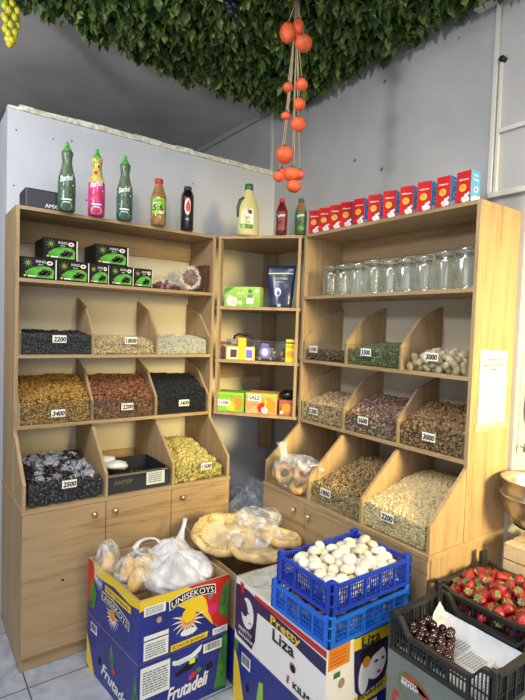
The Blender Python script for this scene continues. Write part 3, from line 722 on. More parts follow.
p1 = mat('syrup_pink', (196, 52, 122), .25, vary=.2, vscale=25); p2 = mat('syrup_neck_yellow', (206, 178, 90), .3, vary=.3, vscale=45)
rasp = [(-.012, .085, .013, .014, 2), (.012, .098, .013, .014, 2), (-.004, .20, .008, .01, 2), (.008, .23, .006, .008, 2), (-.008, .245, .006, .008, 5), (.006, .215, .006, .008, 5), (0, .022, .026, .02, 5)]
bottle('syrup_bottle', (-1.288, -.30, 2.011), syr, [p1, p2], 'tall pink raspberry syrup bottle with a green cap', scap, GCAP, syr_print(rasp), pm, 'tall syrup bottles with green caps')
g3 = mat('syrup_teal_green', (56, 92, 78), .25, vary=.25, vscale=25)
bottle('syrup_bottle', (-1.150, -.30, 2.011), syr, [g3, g2], 'third tall green syrup bottle, between the pink one and the amber juice', scap, GCAP, syr_print(olv), pm, 'tall syrup bottles with green caps')
jp = [(.034,0,0),(.039,.008,0),(.040,.05,0),(.040,.135,0),(.038,.155,0),(.026,.19,0),(.018,.212,0),(.019,.222,0)]
def jprint(p):
    p.grid(-.034, .034, .055, .135, 0, 1); p.text('JUICE', -.015, .115, .035, .012, 1, 3); p.text('5:6', -.026, .072, .05, .032, 1, 3, bold=.0006)
    p.ell(.015, .065, .012, .009, 2, 2); p.ell(-.02, .105, .01, .009, 2, 2)
bottle('juice_bottle', (-.970, -.30, 2.011), jp, [mat('amber_juice', (148, 112, 66), .12, vary=.2, vscale=30, coat=.6)], 'amber juice bottle with a lime label and red cap', [(.019,.216),(.021,.218),(.021,.236),(.018,.239)], mat('red_cap', (190, 60, 56), .4), jprint, [LGRN, INK, WHT, RED])
dp = [(.031,0,0),(.0345,.006,0),(.035,.16,0),(.034,.185,0),(.025,.208,0),(.018,.215,0)]
def dprint(p):
    p.ell(.002, .125, .016, .045, 0, 1); p.ell(.004, .12, .012, .03, 1, 2); p.text('Cola', -.016, .16, .03, .014, 2, 3); p.text('100', -.008, .05, .018, .012, 3, 2); p.ell(.004, .09, .007, .009, 3, 2)
bottle('juice_bottle', (-.800, -.29, 2.011), dp, [mat('dark_juice', (24, 20, 26), .12, coat=.6)], 'nearly black juice bottle with a red and white label', [(.017,.213),(.021,.216),(.021,.232),(.017,.235)], mat('navy_cap', (44, 46, 70), .4), dprint, [WHT, RED, PINK, WHT])
# oil jug with a handle
lc = (-.478, -.40, 2.011)
jug = thing('oil_jug', lc, 'large pale yellow oil jug with a dark green handle and cap', 'bottle')
OIL = mat('pale_yellow_jug', (214, 208, 148), .25, vary=.04, vscale=8, coat=.4)
pr = [(.058,0),(.066,.01),(.066,.12),(.062,.16),(.046,.205),(.027,.235),(.020,.248),(.020,.262)]
MB().lathe(pr, lc, 32, 1, .72).build('body', OIL, jug)
MB().lathe([(.023,.256),(.024,.258),(.024,.284),(.021,.287)], lc, 20).build('cap', mat('dark_green_cap', (40, 110, 60), .4), jug)
MB().tube([(lc[0]-.038, lc[1]-.012, 2.011+.205), (lc[0]-.058, lc[1]-.005, 2.011+.19), (lc[0]-.068, lc[1], 2.011+.15), (lc[0]-.066, lc[1], 2.011+.11), (lc[0]-.054, lc[1]-.0, 2.011+.095)], [.009,.010,.010,.010,.009], 10).build('handle', mat('dark_green_handle', (44, 84, 64), .45), jug)
ang = math.atan2(-2.73-lc[1], -2.033-lc[0])
f = Print(cyl(lc, lambda v: .067-.02*max(0, v-.15), ang, sx=1, sy=.78))
f.poly([(-.045, .03), (.04, .03), (.04, .14), (.02, .145), (-.01, .11), (-.03, .075), (-.045, .05)], 0, 1); f.ell(.018, .125, .012, .012, 2, 2)
f.text('OIL', -.012, .085, .035, .018, 1, 3); f.grid(-.04, .038, .035, .058, 1, 2); f.ell(-.02, .045, .012, .012, 3, 3); f.ell(.01, .07, .012, .006, 3, 2)
f.build('label_print', [WHT, GRN, NAVY, LGRN], jug)
cp = [(.028,0,0),(.032,.005,0),(.031,.04,0),(.0325,.08,0),(.0325,.125,0),(.024,.15,1),(.014,.172,1),(.014,.178,1)]
def cprint(m1):
    def f(p):
        p.grid(-.026, .026, .02, .12, m1, 1); p.text('juice', -.02, .085, .04, .018, 1, 3, rot=.15, bold=.0005); p.ell(-.004, .055, .012, .016, 2, 2); p.ell(.008, .035, .012, .012, 3, 2)
    return f
bottle('drink_bottle', (-.374, -.572, 2.011), cp, [mat('cherry_drink', (96, 26, 34), .15, coat=.5)]*2, 'small red drink bottle with a red cap on the corner shelf', [(.0155,.172),(.016,.19),(.013,.193)], mat('crimson_cap', (196, 40, 60), .4), cprint(0), [mat('print_wine', (120, 24, 40), .4), WHT, INK, RED])
bottle('drink_bottle', (-.300, -.645, 2.011), cp, [mat('green_drink', (52, 92, 44), .15, coat=.5), mat('brown_drink', (140, 96, 62), .15, coat=.5)], 'small green drink bottle with a green cap beside the red one', [(.0155,.172),(.016,.19),(.013,.193)], mat('deep_green_cap', (46, 100, 60), .4), cprint(0), [mat('print_deep_green', (46, 90, 40), .4), WHT, INK, LGRN])
# black box at the left end
root = thing('black_box', (-1.53, -.2, 2.011), 'flat black box with pale lettering behind the leftmost bottle', 'box')
MB().box(-1.595, -1.42, -.262, -.12, 2.011, 2.102).build('body', mat('matte_black_case', (46, 48, 54), .45), root, bevel=.008)
f = Print(flat((-1.595, -.262, 2.011), (1, 0, 0), (0, 0, 1), (0, -1, 0))); f.text('AMX', .085, .012, .055, .017, 0, 1.5, bold=.0004); f.build('lettering', [WHT], root)

# ------------------------------------------------------------------ red and blue cartons along the right unit
CR = mat('carton_red', (196, 34, 34), .65, spec=.2); CB = mat('carton_blue', (84, 160, 214), .6, spec=.2); COIN = mat('print_gold_yellow', (224, 184, 60), .6, spec=.2)
def carton():
    w, d, h = .062, .062, .122
    root = thing('drink_carton', (0, 0, 0), '', 'carton', 'red and blue cartons along the top of the right unit')
    MB().box(-d/2, d/2, -w/2, w/2, 0, h).build('body', [CB], root, bevel=.0008)
    f = Print(flat((-d/2, w/2, 0), (0, -1, 0), (0, 0, 1), (-1, 0, 0)))
    f.rect(.0005, .0005, w-.0005, h-.0005, 0, 1); f.ell(w*.45, h*.48, w*.25, h*.12, 1, 2); f.ell(w*.45, h*.5, w*.14, h*.06, 4, 3)
    for a, b, c in ((.5, .12, .12), (.7, .2, .13), (.82, .1, .12), (.6, .05, .12), (.85, .27, .08)): f.ell(w*a, h*b, w*c, h*c*.6, 2, 3)
    f.rect(w*.12, h*.0, w*.3, h*.03, 3, 3); f.text('Albena', w*.15, h*.71, w*.68, h*.055, 2, 2, bold=.0003); f.build('front_print', [CR, COIN, WHT, INK, ORG], root)
    f = Print(flat((-d/2, -w/2, 0), (1, 0, 0), (0, 0, 1), (0, -1, 0)))
    f.text('Agua', d*.25, h*.82, d*.45, h*.08, 0, 2, bold=.0003); f.text('Coco', d*.2, h*.68, d*.6, h*.09, 0, 2, bold=.0003)
    f.ell(d*.55, h*.42, d*.25, h*.09, 0, 1, rot=.5); f.ell(d*.55, h*.42, d*.16, h*.05, 2, 2, rot=.5)
    for a, b in ((.2, .1), (.45, .16), (.7, .09), (.85, .16)): f.ell(d*a, h*b, d*.15, h*.08, 0, 2)
    f.ell(d*.7, h*.08, d*.07, h*.04, 1, 3); f.build('side_print', [WHT, RED, GREYINK], root)
    return root
cy = [-.715, -.795, -.875, -.955, -1.045, -1.135, -1.225, -1.320, -1.412, -1.508, -1.598]
c0 = carton()
desc = ['leftmost of the red cartons, next to the corner bottles', 'red carton second from the left along the right unit top', 'red carton third from the left along the right unit top', 'red carton fourth from the left along the right unit top', 'red carton fifth from the left, its blue side showing', 'middle red carton, sixth from either end of the row', 'red carton fifth from the daylit end of the row', 'red carton fourth from the daylit end of the row', 'red carton third from the daylit end of the row', 'red carton second from the daylit end, blue side clearly seen', 'red and blue carton at the daylit end of the row, largest in view']
for i, y in enumerate(cy):
    k = c0 if i == 0 else dup(c0)
    k.location = (-.25, y, 2.011); k.rotation_euler = (0, 0, R([30, 28, 26, 24, 12, 20, 18, 16, 12, 3, 0][i])); k['label'] = desc[i]

# ------------------------------------------------------------------ jars
def jar():
    root = thing('glass_jar', (0, 0, 0), '', 'jar', 'empty glass jars on the right shelf')
    pr = [(.034, 0), (.040, .006), (.041, .02), (.041, .10), (.039, .112), (.034, .12), (.034, .128)]
    MB().lathe(pr, (0, 0, 0), 48, rib=.012, nrib=12).build('body', GLASS, root)
    MB().lathe([(.036, .126), (.039, .128), (.039, .142), (.036, .146), (.034, .148), (.025, .146)], (0, 0, 0), 32).build('lid', GLASS, root)
    b = MB(); P = [(.0405*math.cos(a), .0405*math.sin(a), .124) for a in [2*math.pi*k/24 for k in range(25)]]; b.tube(P, .0011, 5)
    b.tube([(-.0405, 0, .124), (-.045, .0, .135), (-.040, .0, .15), (-.0, 0, .152), (.038, 0, .15), (.044, 0, .135), (.0405, 0, .124)], .0011, 5)
    b.build('wire_clasp', mat('steel_wire', (150, 150, 150), .3, metal=.9), root); return root
j0 = jar(); ys = [-.842, -.918, -1.010, -1.104, -1.192, -1.287, -1.385, -1.486, -1.588]; xs_ = [-.246, -.236, -.225, -.212, -.205, -.209, -.215, -.215, -.23]
jd = ['leftmost empty glass jar on the right shelf', 'second empty glass jar from the left on the right shelf', 'third empty glass jar from the left, shoulder to shoulder with the next', 'fourth empty glass jar from the left, set a little taller', 'middle empty glass jar of the nine', 'sixth glass jar from the left, fourth from the daylit panel', 'third glass jar from the daylit right panel', 'second glass jar from the daylit right panel', 'empty glass jar beside the daylit right side panel']
for i, y in enumerate(ys):
    k = j0 if i == 0 else dup(j0)
    k.location = (xs_[i], y, 1.681); k.rotation_euler = (0, 0, R(i*37)); s_ = 1.12 if i in (3, 7, 8) else 1.04; k.scale = (1, 1, s_); k['label'] = jd[i]

# ------------------------------------------------------------------ corner shelf goods
ux = ab; vx = Vector((0, 0, 1)); nx = N2
def corner_box(name, s0, s1, back, depth, z, h, mats, printer, label, cat='box', group=None, topmat=None):
    o = A+ux*s0-nx*back; root = thing(name, (o.x, o.y, z), label, cat, group); V = []
    for zz in (z, z+h):
        for p in (o, o+ux*(s1-s0), o+ux*(s1-s0)-nx*depth, o-nx*depth): V.append((p.x, p.y, zz))
    MB().raw(V, [(3,2,1,0), (4,5,6,7), (0,1,5,4), (1,2,6,5), (2,3,7,6), (3,0,4,7)], [0, 0, 0, 0, 0, 0]).build('carton', [mats[0]], root, bevel=.001)
    f = Print(flat((o.x, o.y, z), ux, vx, nx)); printer(f, s1-s0, h); f.build('front_print', mats, root); return root
LIME = mat('lime_box', (150, 196, 66), .35, vary=.08, vscale=20)
def pr1(f, w, h):
    f.ell(w*.15, h*.3, w*.09, h*.26, 1, 1); f.ell(w*.27, h*.25, w*.11, h*.24, 1, 2); f.ell(w*.27, h*.25, w*.07, h*.14, 4, 3); f.rect(w*.62, h*.15, w*.82, h*.55, 1, 1); f.rect(w*.64, h*.45, w*.8, h*.62, 3, 2)
    f.ell(w*.72, h*.78, w*.06, h*.1, 2, 1); f.ell(w*.9, h*.8, w*.05, h*.1, 1, 1); f.text('coconut', w*.36, h*.62, w*.2, h*.14, 1, 2); f.poly([(w*.0, h*.6), (w*.3, h*.98), (w*.1, h*.98), (0, h*.9)], 2, 1); f.ell(w*.45, h*.2, w*.05, h*.1, 1, 1)
corner_box('snack_box', .035, .245, .02, .07, 1.618, .112, [LIME, WHT, GRN, GREYINK, mat('print_cream', (226, 222, 190), .5)], pr1, 'lime green box with white coconut pictures on the upper corner shelf')
# stand-up pouch
o = A+ux*.352-nx*.06; root = thing('coffee_pouch', (o.x, o.y, 1.618), 'navy blue stand-up pouch on the upper corner shelf', 'pouch')
NV = mat('navy_pouch', (38, 46, 84), .22, bump=.35, bscale=30, vary=.1, vscale=20)
V = []; Fc = []; nU, nV = 12, 12
for s_ in (1, -1):
    for j in range(nV+1):
        v = j/nV; hw = .064+.020*v
        for i in range(nU+1):
            a = -1+2*i/nU; th = .034*(1-v)**.7*math.sqrt(max(0, 1-a*a*.9))*s_+.0008*s_
            p = o+ux*(a*hw)+nx*th+nx*.002*noise.noise(Vector((a*3, v*4, s_))); V.append((p.x, p.y, 1.6185+v*.235))
k0 = (nU+1)*(nV+1)
for s_ in range(2):
    for j in range(nV):
        for i in range(nU): b = s_*k0+j*(nU+1)+i; Fc.append((b, b+1, b+nU+2, b+nU+1))
for j in range(nV):
    for e in (0, nU): b = j*(nU+1)+e; Fc.append((b, b+nU+1, b+k0+nU+1, b+k0))
for i in range(nU): Fc.append((i, i+1, i+1+k0, i+k0)); b = nV*(nU+1)+i; Fc.append((b, b+1, b+1+k0, b+k0))
MB().raw(V, Fc, 0, True).build('pouch', NV, root)
oo = o-ux*.07+nx*.034
f = Print(flat((oo.x, oo.y, 1.6185), ux, vx, nx)); sil = mat('silver_print', (176, 180, 186), .3, metal=.5)
f2 = Print(lambda u, v, l: Vector((o.x, o.y, 1.6185+v))+ux*(u-.07)+nx*(.034*(1-v/.235)**.7*math.sqrt(max(0, 1-((u-.07)/.08)**2*.9))+.003+l))
f2.ell(.06, .085, .017, .024, 0, 1); f2.ell(.062, .08, .009, .015, 1, 2); f2.text('COFFEE', .03, .155, .08, .011, 2, 1); f2.text('premium', .045, .138, .05, .008, 0, 1); f2.grid(.0, .14, .186, .193, 2, 1); f2.rect(.06, .004, .08, .02, 0, 2)
f2.build('pouch_print', [sil, NV, mat('pale_gold_print', (206, 204, 150), .4)], root)
# acrylic strip in front of the shelves
for zz, lb in ((1.618, 'clear plastic retaining strip along the upper corner shelf'),):
    a_ = A+ux*.02; b_ = A+ux*.45; V = []
    for z in (zz, zz+.055):
        for p in (a_-nx*.004, b_-nx*.004, b_-nx*.006, a_-nx*.006): V.append((p.x, p.y, z))
    o = MB().raw(V, [(3,2,1,0), (4,5,6,7), (0,1,5,4), (1,2,6,5), (2,3,7,6), (3,0,4,7)]).build('shelf_strip', ACR, origin=((a_+b_)/2+Vector((0, 0, zz)))[:]); tag(o, lb, 'strip')
# middle corner shelf: plastic tubs of sweets
TUB = clear('tub_plastic', (248, 250, 252), .08, .6, .1)
def tub(s0, s1, back, dep, z, h, fillcol, label, lidcol=None, band=None, front=None, name='sweets_tub'):
    o = A+ux*s0-nx*back; root = thing(name, (o.x, o.y, z), label, 'tub', 'clear tubs of sweets on the middle corner shelf'); w_ = s1-s0
    def bxx(a, b, c, d, e, g, m_, nm):
        V = []
        for zz in (e, g):
            for p in (o+ux*a-nx*c, o+ux*b-nx*c, o+ux*b-nx*d, o+ux*a-nx*d): V.append((p.x, p.y, zz))
        return MB().raw(V, [(3,2,1,0), (4,5,6,7), (0,1,5,4), (1,2,6,5), (2,3,7,6), (3,0,4,7)]).build(nm, m_, root, bevel=.003)
    bxx(0, w_, 0, dep, z+.001, z+h, TUB, 'tub_body')
    V = MB(); q = random.Random(int(s0*1000))
    for i in range(70):
        p = o+ux*q.uniform(.012, w_-.012)-nx*q.uniform(.012, dep-.012); V.ball((p.x, p.y, z+q.uniform(.012, h*.75)), .013, .01, .009, seg=7, rings=5, amp=.3, freq=40, seed=i)
    s_ = V.build('sweets', ramp_mat('sweet_'+name+str(s0), fillcol, .4, 'obj') if len(fillcol) > 3 else mat('sweet'+str(s0), fillcol[0], .4, vary=.35, vscale=45), root, recalc=False); s_['kind'] = 'stuff'
    bxx(-.003, w_+.003, -.003, dep+.003, z+h, z+h+.012, mat('lid_'+str(s0), lidcol, .4) if lidcol else TUB, 'lid')
    if band: bxx(band[0], band[1], -.005, .02, z+.002, z+h+.02, mat('tape_yellow', (236, 196, 50), .4), 'yellow_band')
    if front:
        f = Print(flat((o.x, o.y, z), ux, vx, nx)); front(f, w_, h); f.build('front_print', [WHT, INK, ORG, BROWN, mat('print_violet', (120, 112, 190), .4), YEL], root)
tub(.004, .050, .03, .1, 1.319, .085, [(110, 40, 100)], 'small tub with purple sweets at the left of the middle corner shelf', (150, 60, 80))
def fr1(f, w, h): f.rect(0, 0, w, h*.72, 5, 3); f.rect(w*.05, h*.05, w*.95, h*.66, 0, 4); f.rect(w*.15, h*.12, w*.38, h*.55, 3, 5); f.rect(w*.45, h*.12, w*.62, h*.5, 2, 5); f.rect(w*.7, h*.12, w*.92, h*.55, 4, 5)
tub(.056, .225, .02, .1, 1.319, .105, [(170, 150, 120)], 'wide clear tub with a black handle and yellow band', None, (.07, .115), fr1)
hb = A+ux*.14-nx*.07
P = [hb+ux*a+Vector((0, 0, 1.434+b)) for a, b in ((-.055, 0), (-.05, .018), (-.03, .028), (.03, .028), (.05, .018), (.055, 0))]
o = MB().tube(P, .007, 8).build('tub_handle', mat('black_plastic', (28, 28, 34), .4), bpy.data.objects['sweets_tub.001'])
def fr2(f, w, h): f.ell(w*.45, h*.5, w*.28, h*.35, 4, 3); f.ell(w*.45, h*.5, w*.16, h*.2, 0, 4); f.ell(w*.45, h*.88, w*.2, h*.1, 4, 3)
tub(.232, .345, .02, .1, 1.319, .10, [(130, 120, 110)], 'clear tub with a violet sticker in the middle of the corner shelf', None, None, fr2)
def fr3(f, w, h): f.rect(w*.42, 0, w*.98, h*1.25, 5, 4); f.ell(w*.7, h*.45, w*.24, h*.18, 2, 5); f.text('nuts', w*.5, h*.8, w*.4, h*.14, 3, 6)
tub(.362, .455, .02, .1, 1.319, .10, [(120, 96, 60)], 'tub with a yellow label at the right of the middle corner shelf', (60, 70, 100), None, fr3)
# lower corner shelf: open display boxes with price stickers
def prn(c1, txt, m0):
    def f(p, w, h):
        p.rect(0, h*.86, w, h, 1, 1); p.ell(w*.75, h*.45, w*.2, h*.35, 2, 1); p.ell(w*.55, h*.3, w*.16, h*.25, 3, 2); p.rect(w*.62, h*.25, w*.68, h*.7, 4, 3)
        p.rect(w*.08, h*.28 if m0 else h*.62, w*.5, h*.6 if m0 else h*.92, 5, 4); p.text(txt, w*.12, h*.36 if m0 else h*.68, w*.34, h*.18, 6, 5, bold=.0008)
        if not m0: p.ell(w*.62, h*.2, w*.1, h*.15, 5, 4); p.text('5', w*.58, h*.12, w*.07, h*.14, 6, 5)
    return f
pmx = [mat('tea_box_green', (128, 180, 60), .4, vary=.12, vscale=30), LGRN, ORG, YEL, mat('print_peach', (226, 160, 110), .5), WHT, INK]
corner_box('tea_box', .005, .172, .012, .12, 1.023, .110, pmx, prn(0, '1100', True), 'green box with a 1100 price sticker on the lower corner shelf')
pmy = [mat('tea_box_peach', (212, 150, 96), .4, vary=.2, vscale=30), LGRN, ORG, RED, YEL, WHT, INK]
corner_box('tea_box', .182, .362, .010, .12, 1.023, .116, pmy, prn(0, 'SALE', False), 'peach coloured box with two white stickers on the lower corner shelf')
pmz = [mat('brown_pack', (150, 84, 60), .4, vary=.3, vscale=40), ORG, RED, YEL, BROWN, WHT, INK]
corner_box('snack_box', .375, .455, .012, .1, 1.023, .085, pmz, lambda p, w, h: (p.ell(w*.5, h*.5, w*.3, h*.3, 1, 1), p.rect(w*.1, h*.1, w*.3, h*.3, 5, 2)), 'small reddish brown pack at the right end of the lower corner shelf')
o = A+ux*.412-nx*.07
MB().ball((o.x, o.y, 1.131), .036, .036, .024, seg=18, rings=12, amp=.35, freq=40, seed=4, ridge=True, flatz=-.02).build('black_bag', mat('black_bag_film', (26, 26, 30), .2), origin=(o.x, o.y, 1.131))
tag(bpy.data.objects['black_bag'], 'crumpled black plastic bag on the small brown pack', 'bag')

# ------------------------------------------------------------------ paper sheet on the daylit panel (its square code is left out)
V = [( -.247, -1.6835, 1.447), (-.05, -1.6835, 1.442), (-.042, -1.6835, 1.155), (-.246, -1.6835, 1.14)]
sh = thing('paper_notice', (-.145, -1.6835, 1.3), 'cream paper notice taped to the daylit side panel', 'notice')
MB().raw([(a, b, c) for a, b, c in V]+[(a, b-.0008, c) for a, b, c in V], [(0,1,2,3), (7,6,5,4), (0,4,5,1), (1,5,6,2), (2,6,7,3), (3,7,4,0)]).build('sheet', mat('cream_paper', (218, 214, 192), .7), sh)
f = Print(flat((-.247, -1.6845, 1.14), (1, 0, 0), (0, 0, 1), (0, -1, 0)))
f.lines(.045, .262, .11, .012, 1, 0, 1, 1, .6); f.lines(.02, .24, .155, .012, 1, 0, 1, 2, .6); f.lines(.075, .222, .045, .012, 1, 0, 1, 3, .6)
for k in range(7): f.rect(.028+k*.022, .022, .029+k*.022, .055, 0, 1)
f.build('print', [GREYINK], sh)
TAPE = film('clear_tape', (236, 226, 180), .25, .5, .2)
MB().box(-.262, -.03, -1.6862, -1.6852, 1.128, 1.158).build('tape', TAPE, sh)

# ------------------------------------------------------------------ leafy ceiling mat
def leaf_mat():
    q = random.Random(11); VV, FF, PV = [], [], []; k = 0
    prot = []
    for i in range(4):
        L, W, b_ = 1.0, q.uniform(.26, .34), q.uniform(.05, .2)
        v = [(0, 0, 0), (.22*L, W*.8, -b_*.2), (.55*L, W, -b_*.5), (L, 0, -b_*1.6), (.55*L, -W, -b_*.5), (.22*L, -W*.8, -b_*.2), (.25*L, 0, .06), (.58*L, 0, .05-b_*.4)]
        prot.append(np.array(v))
    fc = [(0, 1, 6), (1, 2, 7, 6), (2, 3, 7), (0, 6, 5), (5, 6, 7, 4), (4, 7, 3)]
    n = 0
    while n < 13000:
        x = q.uniform(-1.95, -.03); y = q.uniform(-1.75, -.03)
        edge = -.10+.02*math.sin(x*23)-max(0, (-.9-x))*.22+.015*math.sin(x*61)
        if y > edge: continue
        if x > -.06+.02*math.sin(y*31): continue
        z = 2.985-.085*q.random()**.8-.03*max(0, noise.noise(Vector((x*4, y*4, 0))))
        V0 = prot[q.randrange(4)]*q.uniform(.040, .066)
        from mathutils import Euler
        E = np.array(Euler((q.uniform(-.7, .7), q.uniform(.1, 1.3), q.uniform(0, 6.28))).to_matrix())
        v = V0 @ E.T+np.array((x, y, z)); v[:, 2] = np.minimum(v[:, 2], 2.993)
        VV.append(v); FF += [tuple(k+j for j in f) for f in fc]; PV.append(np.full(8, q.random())); k += 8; n += 1
    M = ramp_mat('boxwood_leaf', [(50, 70, 40), (70, 96, 44), (92, 118, 52), (58, 82, 42), (150, 162, 84)], .45)
    o = rows_obj('leafy_ceiling_mat', VV, FF, PV, None, [M], [0]*len(FF), (-1.0, -.9, 2.98))
    me = o.data; me.polygons.foreach_set('use_smooth', [False]*len(me.polygons))
    tag(o, 'artificial green boxwood leaf mat covering the ceiling', 'foliage', None, 'stuff')
leaf_mat()
bk = MB().box(-1.95, -.06, -1.75, -.40, 2.985, 2.998).box(-1.2, -.06, -.40, -.16, 2.985, 2.998).build('mat_backing', mat('dark_green_net', (22, 36, 20), .8), origin=(-1, -.9, 2.99)); tag(bk, 'dark green mesh backing behind the artificial leaves on the ceiling', 'mesh backing')

# ------------------------------------------------------------------ hanging decorations
PERS = mat('persimmon_orange', (226, 98, 54), .5, vary=.12, vscale=30); CALYX = mat('dry_calyx', (92, 60, 36), .7)
STR = mat('jute_string', (176, 158, 128), .8)
g = thing('persimmon_garland', (-.683, -1.029, 2.95), 'hanging garland of orange persimmons on jute strings', 'garland')
PP = [(-.711,-1.009,2.761,.036,1.15,0),(-.676,-1.035,2.787,.025,1.3,0),(-.656,-1.049,2.72,.037,.95,0),(-.705,-1.014,2.534,.023,.85,1),(-.658,-1.048,2.546,.027,1,1),(-.663,-1.044,2.464,.027,1,2),(-.708,-1.011,2.414,.021,.8,3),(-.665,-1.042,2.38,.034,.9,3),(-.709,-1.011,2.249,.038,.92,4),(-.725,-.999,2.157,.026,.85,5),(-.680,-1.032,2.168,.036,.85,5),(-.652,-1.052,2.166,.022,.9,5),(-.678,-1.033,2.114,.033,.8,5),(-.70,-.985,2.18,.024,.85,5)]
s = MB(); top = Vector((-.683, -1.029, 2.95))
for i, (x, y, z, r_, a, k) in enumerate(PP):
    if i == 12: y -= .012
    b = MB().ball((x, y, z), r_, r_, r_*a, seg=18, rings=12, amp=.08, freq=25, seed=i)
    pz = b.build('persimmon', PERS, g)
    MB().lathe([(r_*.45, -.001), (r_*.3, .003), (.003, .006), (.002, .012)], (x, y, z+r_*a*.93), 8).build('calyx', CALYX, pz)
    mid = top.lerp(Vector((x, y, z+r_*a)), .55); mid.x = top.x+(x-top.x)*.35; mid.y = top.y+(y-top.y)*.35
    s.tube([top+Vector((rng.uniform(-.004, .004), rng.uniform(-.004, .004), 0)), mid, (x, y, z+r_*a+.002)], .0022, 5)
s.build('string', STR, g)
def grapes(name, top, n, r_, w_, L, mt, label, seed, leafc):
    q = random.Random(seed); root = thing(name, top, label, 'grapes')
    st = MB(); st.tube([top, (top[0], top[1], top[2]-L*.9)], .0025, 5); st.build('stem', GRN, root)
    for i in range(n):
        v = (i+.5)/n; zz = top[2]-.05-L*v; rad = w_*math.sin(math.pi*min(1, .25+.75*v*.98))**.7; a = i*2.4
        MB().ball((top[0]+rad*math.cos(a), top[1]+rad*math.sin(a), zz), r_, r_, r_*1.2, seg=10, rings=7).build('grape', mt, root)
    for a in (0.3, 2.2, 4.2):
        V = [(0,0,0),(.02,.022,0),(.06,.02,-.01),(.075,0,-.02),(.06,-.02,-.01),(.02,-.022,0)]
        M3 = Matrix.Rotation(a, 3, 'Z') @ Matrix.Rotation(.5, 3, 'Y'); MB().raw([Vector(top)+M3 @ Vector(v)+Vector((0, 0, -.02)) for v in V], [(0,1,2,3,4,5)]).build('leaf', leafc, root, recalc=False)
YG = mat('yellow_grape', (214, 206, 60), .35, vary=.1, vscale=20); DGR = mat('dark_grape', (36, 38, 56), .3); LF = mat('plastic_vine_leaf', (110, 170, 100), .5)
grapes('grape_cluster', (-1.656, -.235, 2.95), 26, .014, .028, .19, YG, 'bunch of yellow plastic grapes hanging at the left of the leaf mat', 1, LF)
grapes('grape_cluster', (-.905, -.855, 2.985), 16, .013, .018, .09, DGR, 'bunch of dark plastic grapes hanging from the leaf mat', 2, mat('leaf_dark', (60, 96, 50), .5))
o = MB(); q = random.Random(2)
for a in range(5):
    M3 = Matrix.Rotation(a*1.26+.3, 3, 'Z') @ Matrix.Rotation(.9, 3, 'Y'); V = [(0,0,0),(.012,.016,0),(.035,.016,-.004),(.05,0,-.01),(.035,-.016,-.004),(.012,-.016,0),(.025,0,.006)]
    o.raw([Vector((-.708, -1.005, 2.925))+M3 @ Vector(v) for v in V], [(0,1,6),(1,2,6),(2,3,6),(3,4,6),(4,5,6),(5,0,6)])
o = o.build('plastic_flower', mat('yellow_green_petal', (196, 214, 60), .45), origin=(-.708, -1.005, 2.925), recalc=False); tag(o, 'yellow-green plastic flower beside the top of the persimmon garland', 'flower')

# ------------------------------------------------------------------ cardboard boxes
def quad_box(name, cor, z0, z1, label, outer=BLUE, inner=CARD, lid=False, group='printed banana boxes', th=.006, cat='box', notch=0):
    """cor: front-left, front-right, back-right, back-left on plan"""
    cx = sum(c[0] for c in cor)/4; cyy = sum(c[1] for c in cor)/4
    root = thing(name, (cx, cyy, z0), label, cat, group)
    P = [Vector((c[0], c[1], 0)) for c in cor]; c0_ = Vector((cx, cyy, 0))
    I = [p+(c0_-p).normalized()*th*1.6 for p in P]
    V = [(p.x, p.y, z0+.001) for p in P]+[(p.x, p.y, z1) for p in P]+[(p.x, p.y, z1) for p in I]+[(p.x, p.y, z0+.012) for p in I]
    F_ = [(3,2,1,0)]+[(i, (i+1) % 4, (i+1) % 4+4, i+4) for i in range(4)]
    Mi = [0]*5
    if lid: F_.append((4,5,6,7)); Mi.append(1)
    else:
        F_ += [(i+4, (i+1) % 4+4, (i+1) % 4+8, i+8) for i in range(4)]+[(i+8, (i+1) % 4+8, (i+1) % 4+12, i+12) for i in range(4)]+[(12,13,14,15)]; Mi += [1]*9
    MB().raw(V, F_, Mi).build('carton_body', [outer, inner], root)
    def face(a, b):
        U = (P[b]-P[a]); w_ = U.length; U.normalize(); N = Vector((U.y, -U.x, 0))
        if N.dot(P[a]-c0_) < 0: N = -N
        return Print(flat((P[a].x, P[a].y, z0), U, (0, 0, 1), N)), w_
    return root, face
PM = [WHT, YEL, RED, BLUE, INK, ORG, GRN, CARD, PAPER, NAVY, HOLE, GREYINK, PINK, LGRN, mat('sticker_lime', (206, 240, 40), .4)]
W_, Y_, R_, B_, K_, O_, G_, CB_, PP_, N_, H_, GI_, PK_, LG_, SL_ = range(15)
def logo(f, u, v, w, h, rot, arch, st):
    ca, sa = math.cos(rot), math.sin(rot)
    for m_, g, L in ((W_, .010, 4), (K_, .006, 5)):
        up = []; dn = []
        for k in range(13):
            a = k/12; x = -g+(w+2*g)*a; y = arch*4*a*(1-a); up.append((x, y+h+g*.8)); dn.append((x, y-g*.8))
        for k in range(12):
            P4 = [dn[k], dn[k+1], up[k+1], up[k]]; f.poly([(u+x*ca-y*sa, v+x*sa+y*ca) for x, y in P4], m_, L)
    f.text(st, u, v, w, h, W_, 6, rot=rot, bold=.0003, arch=arch)
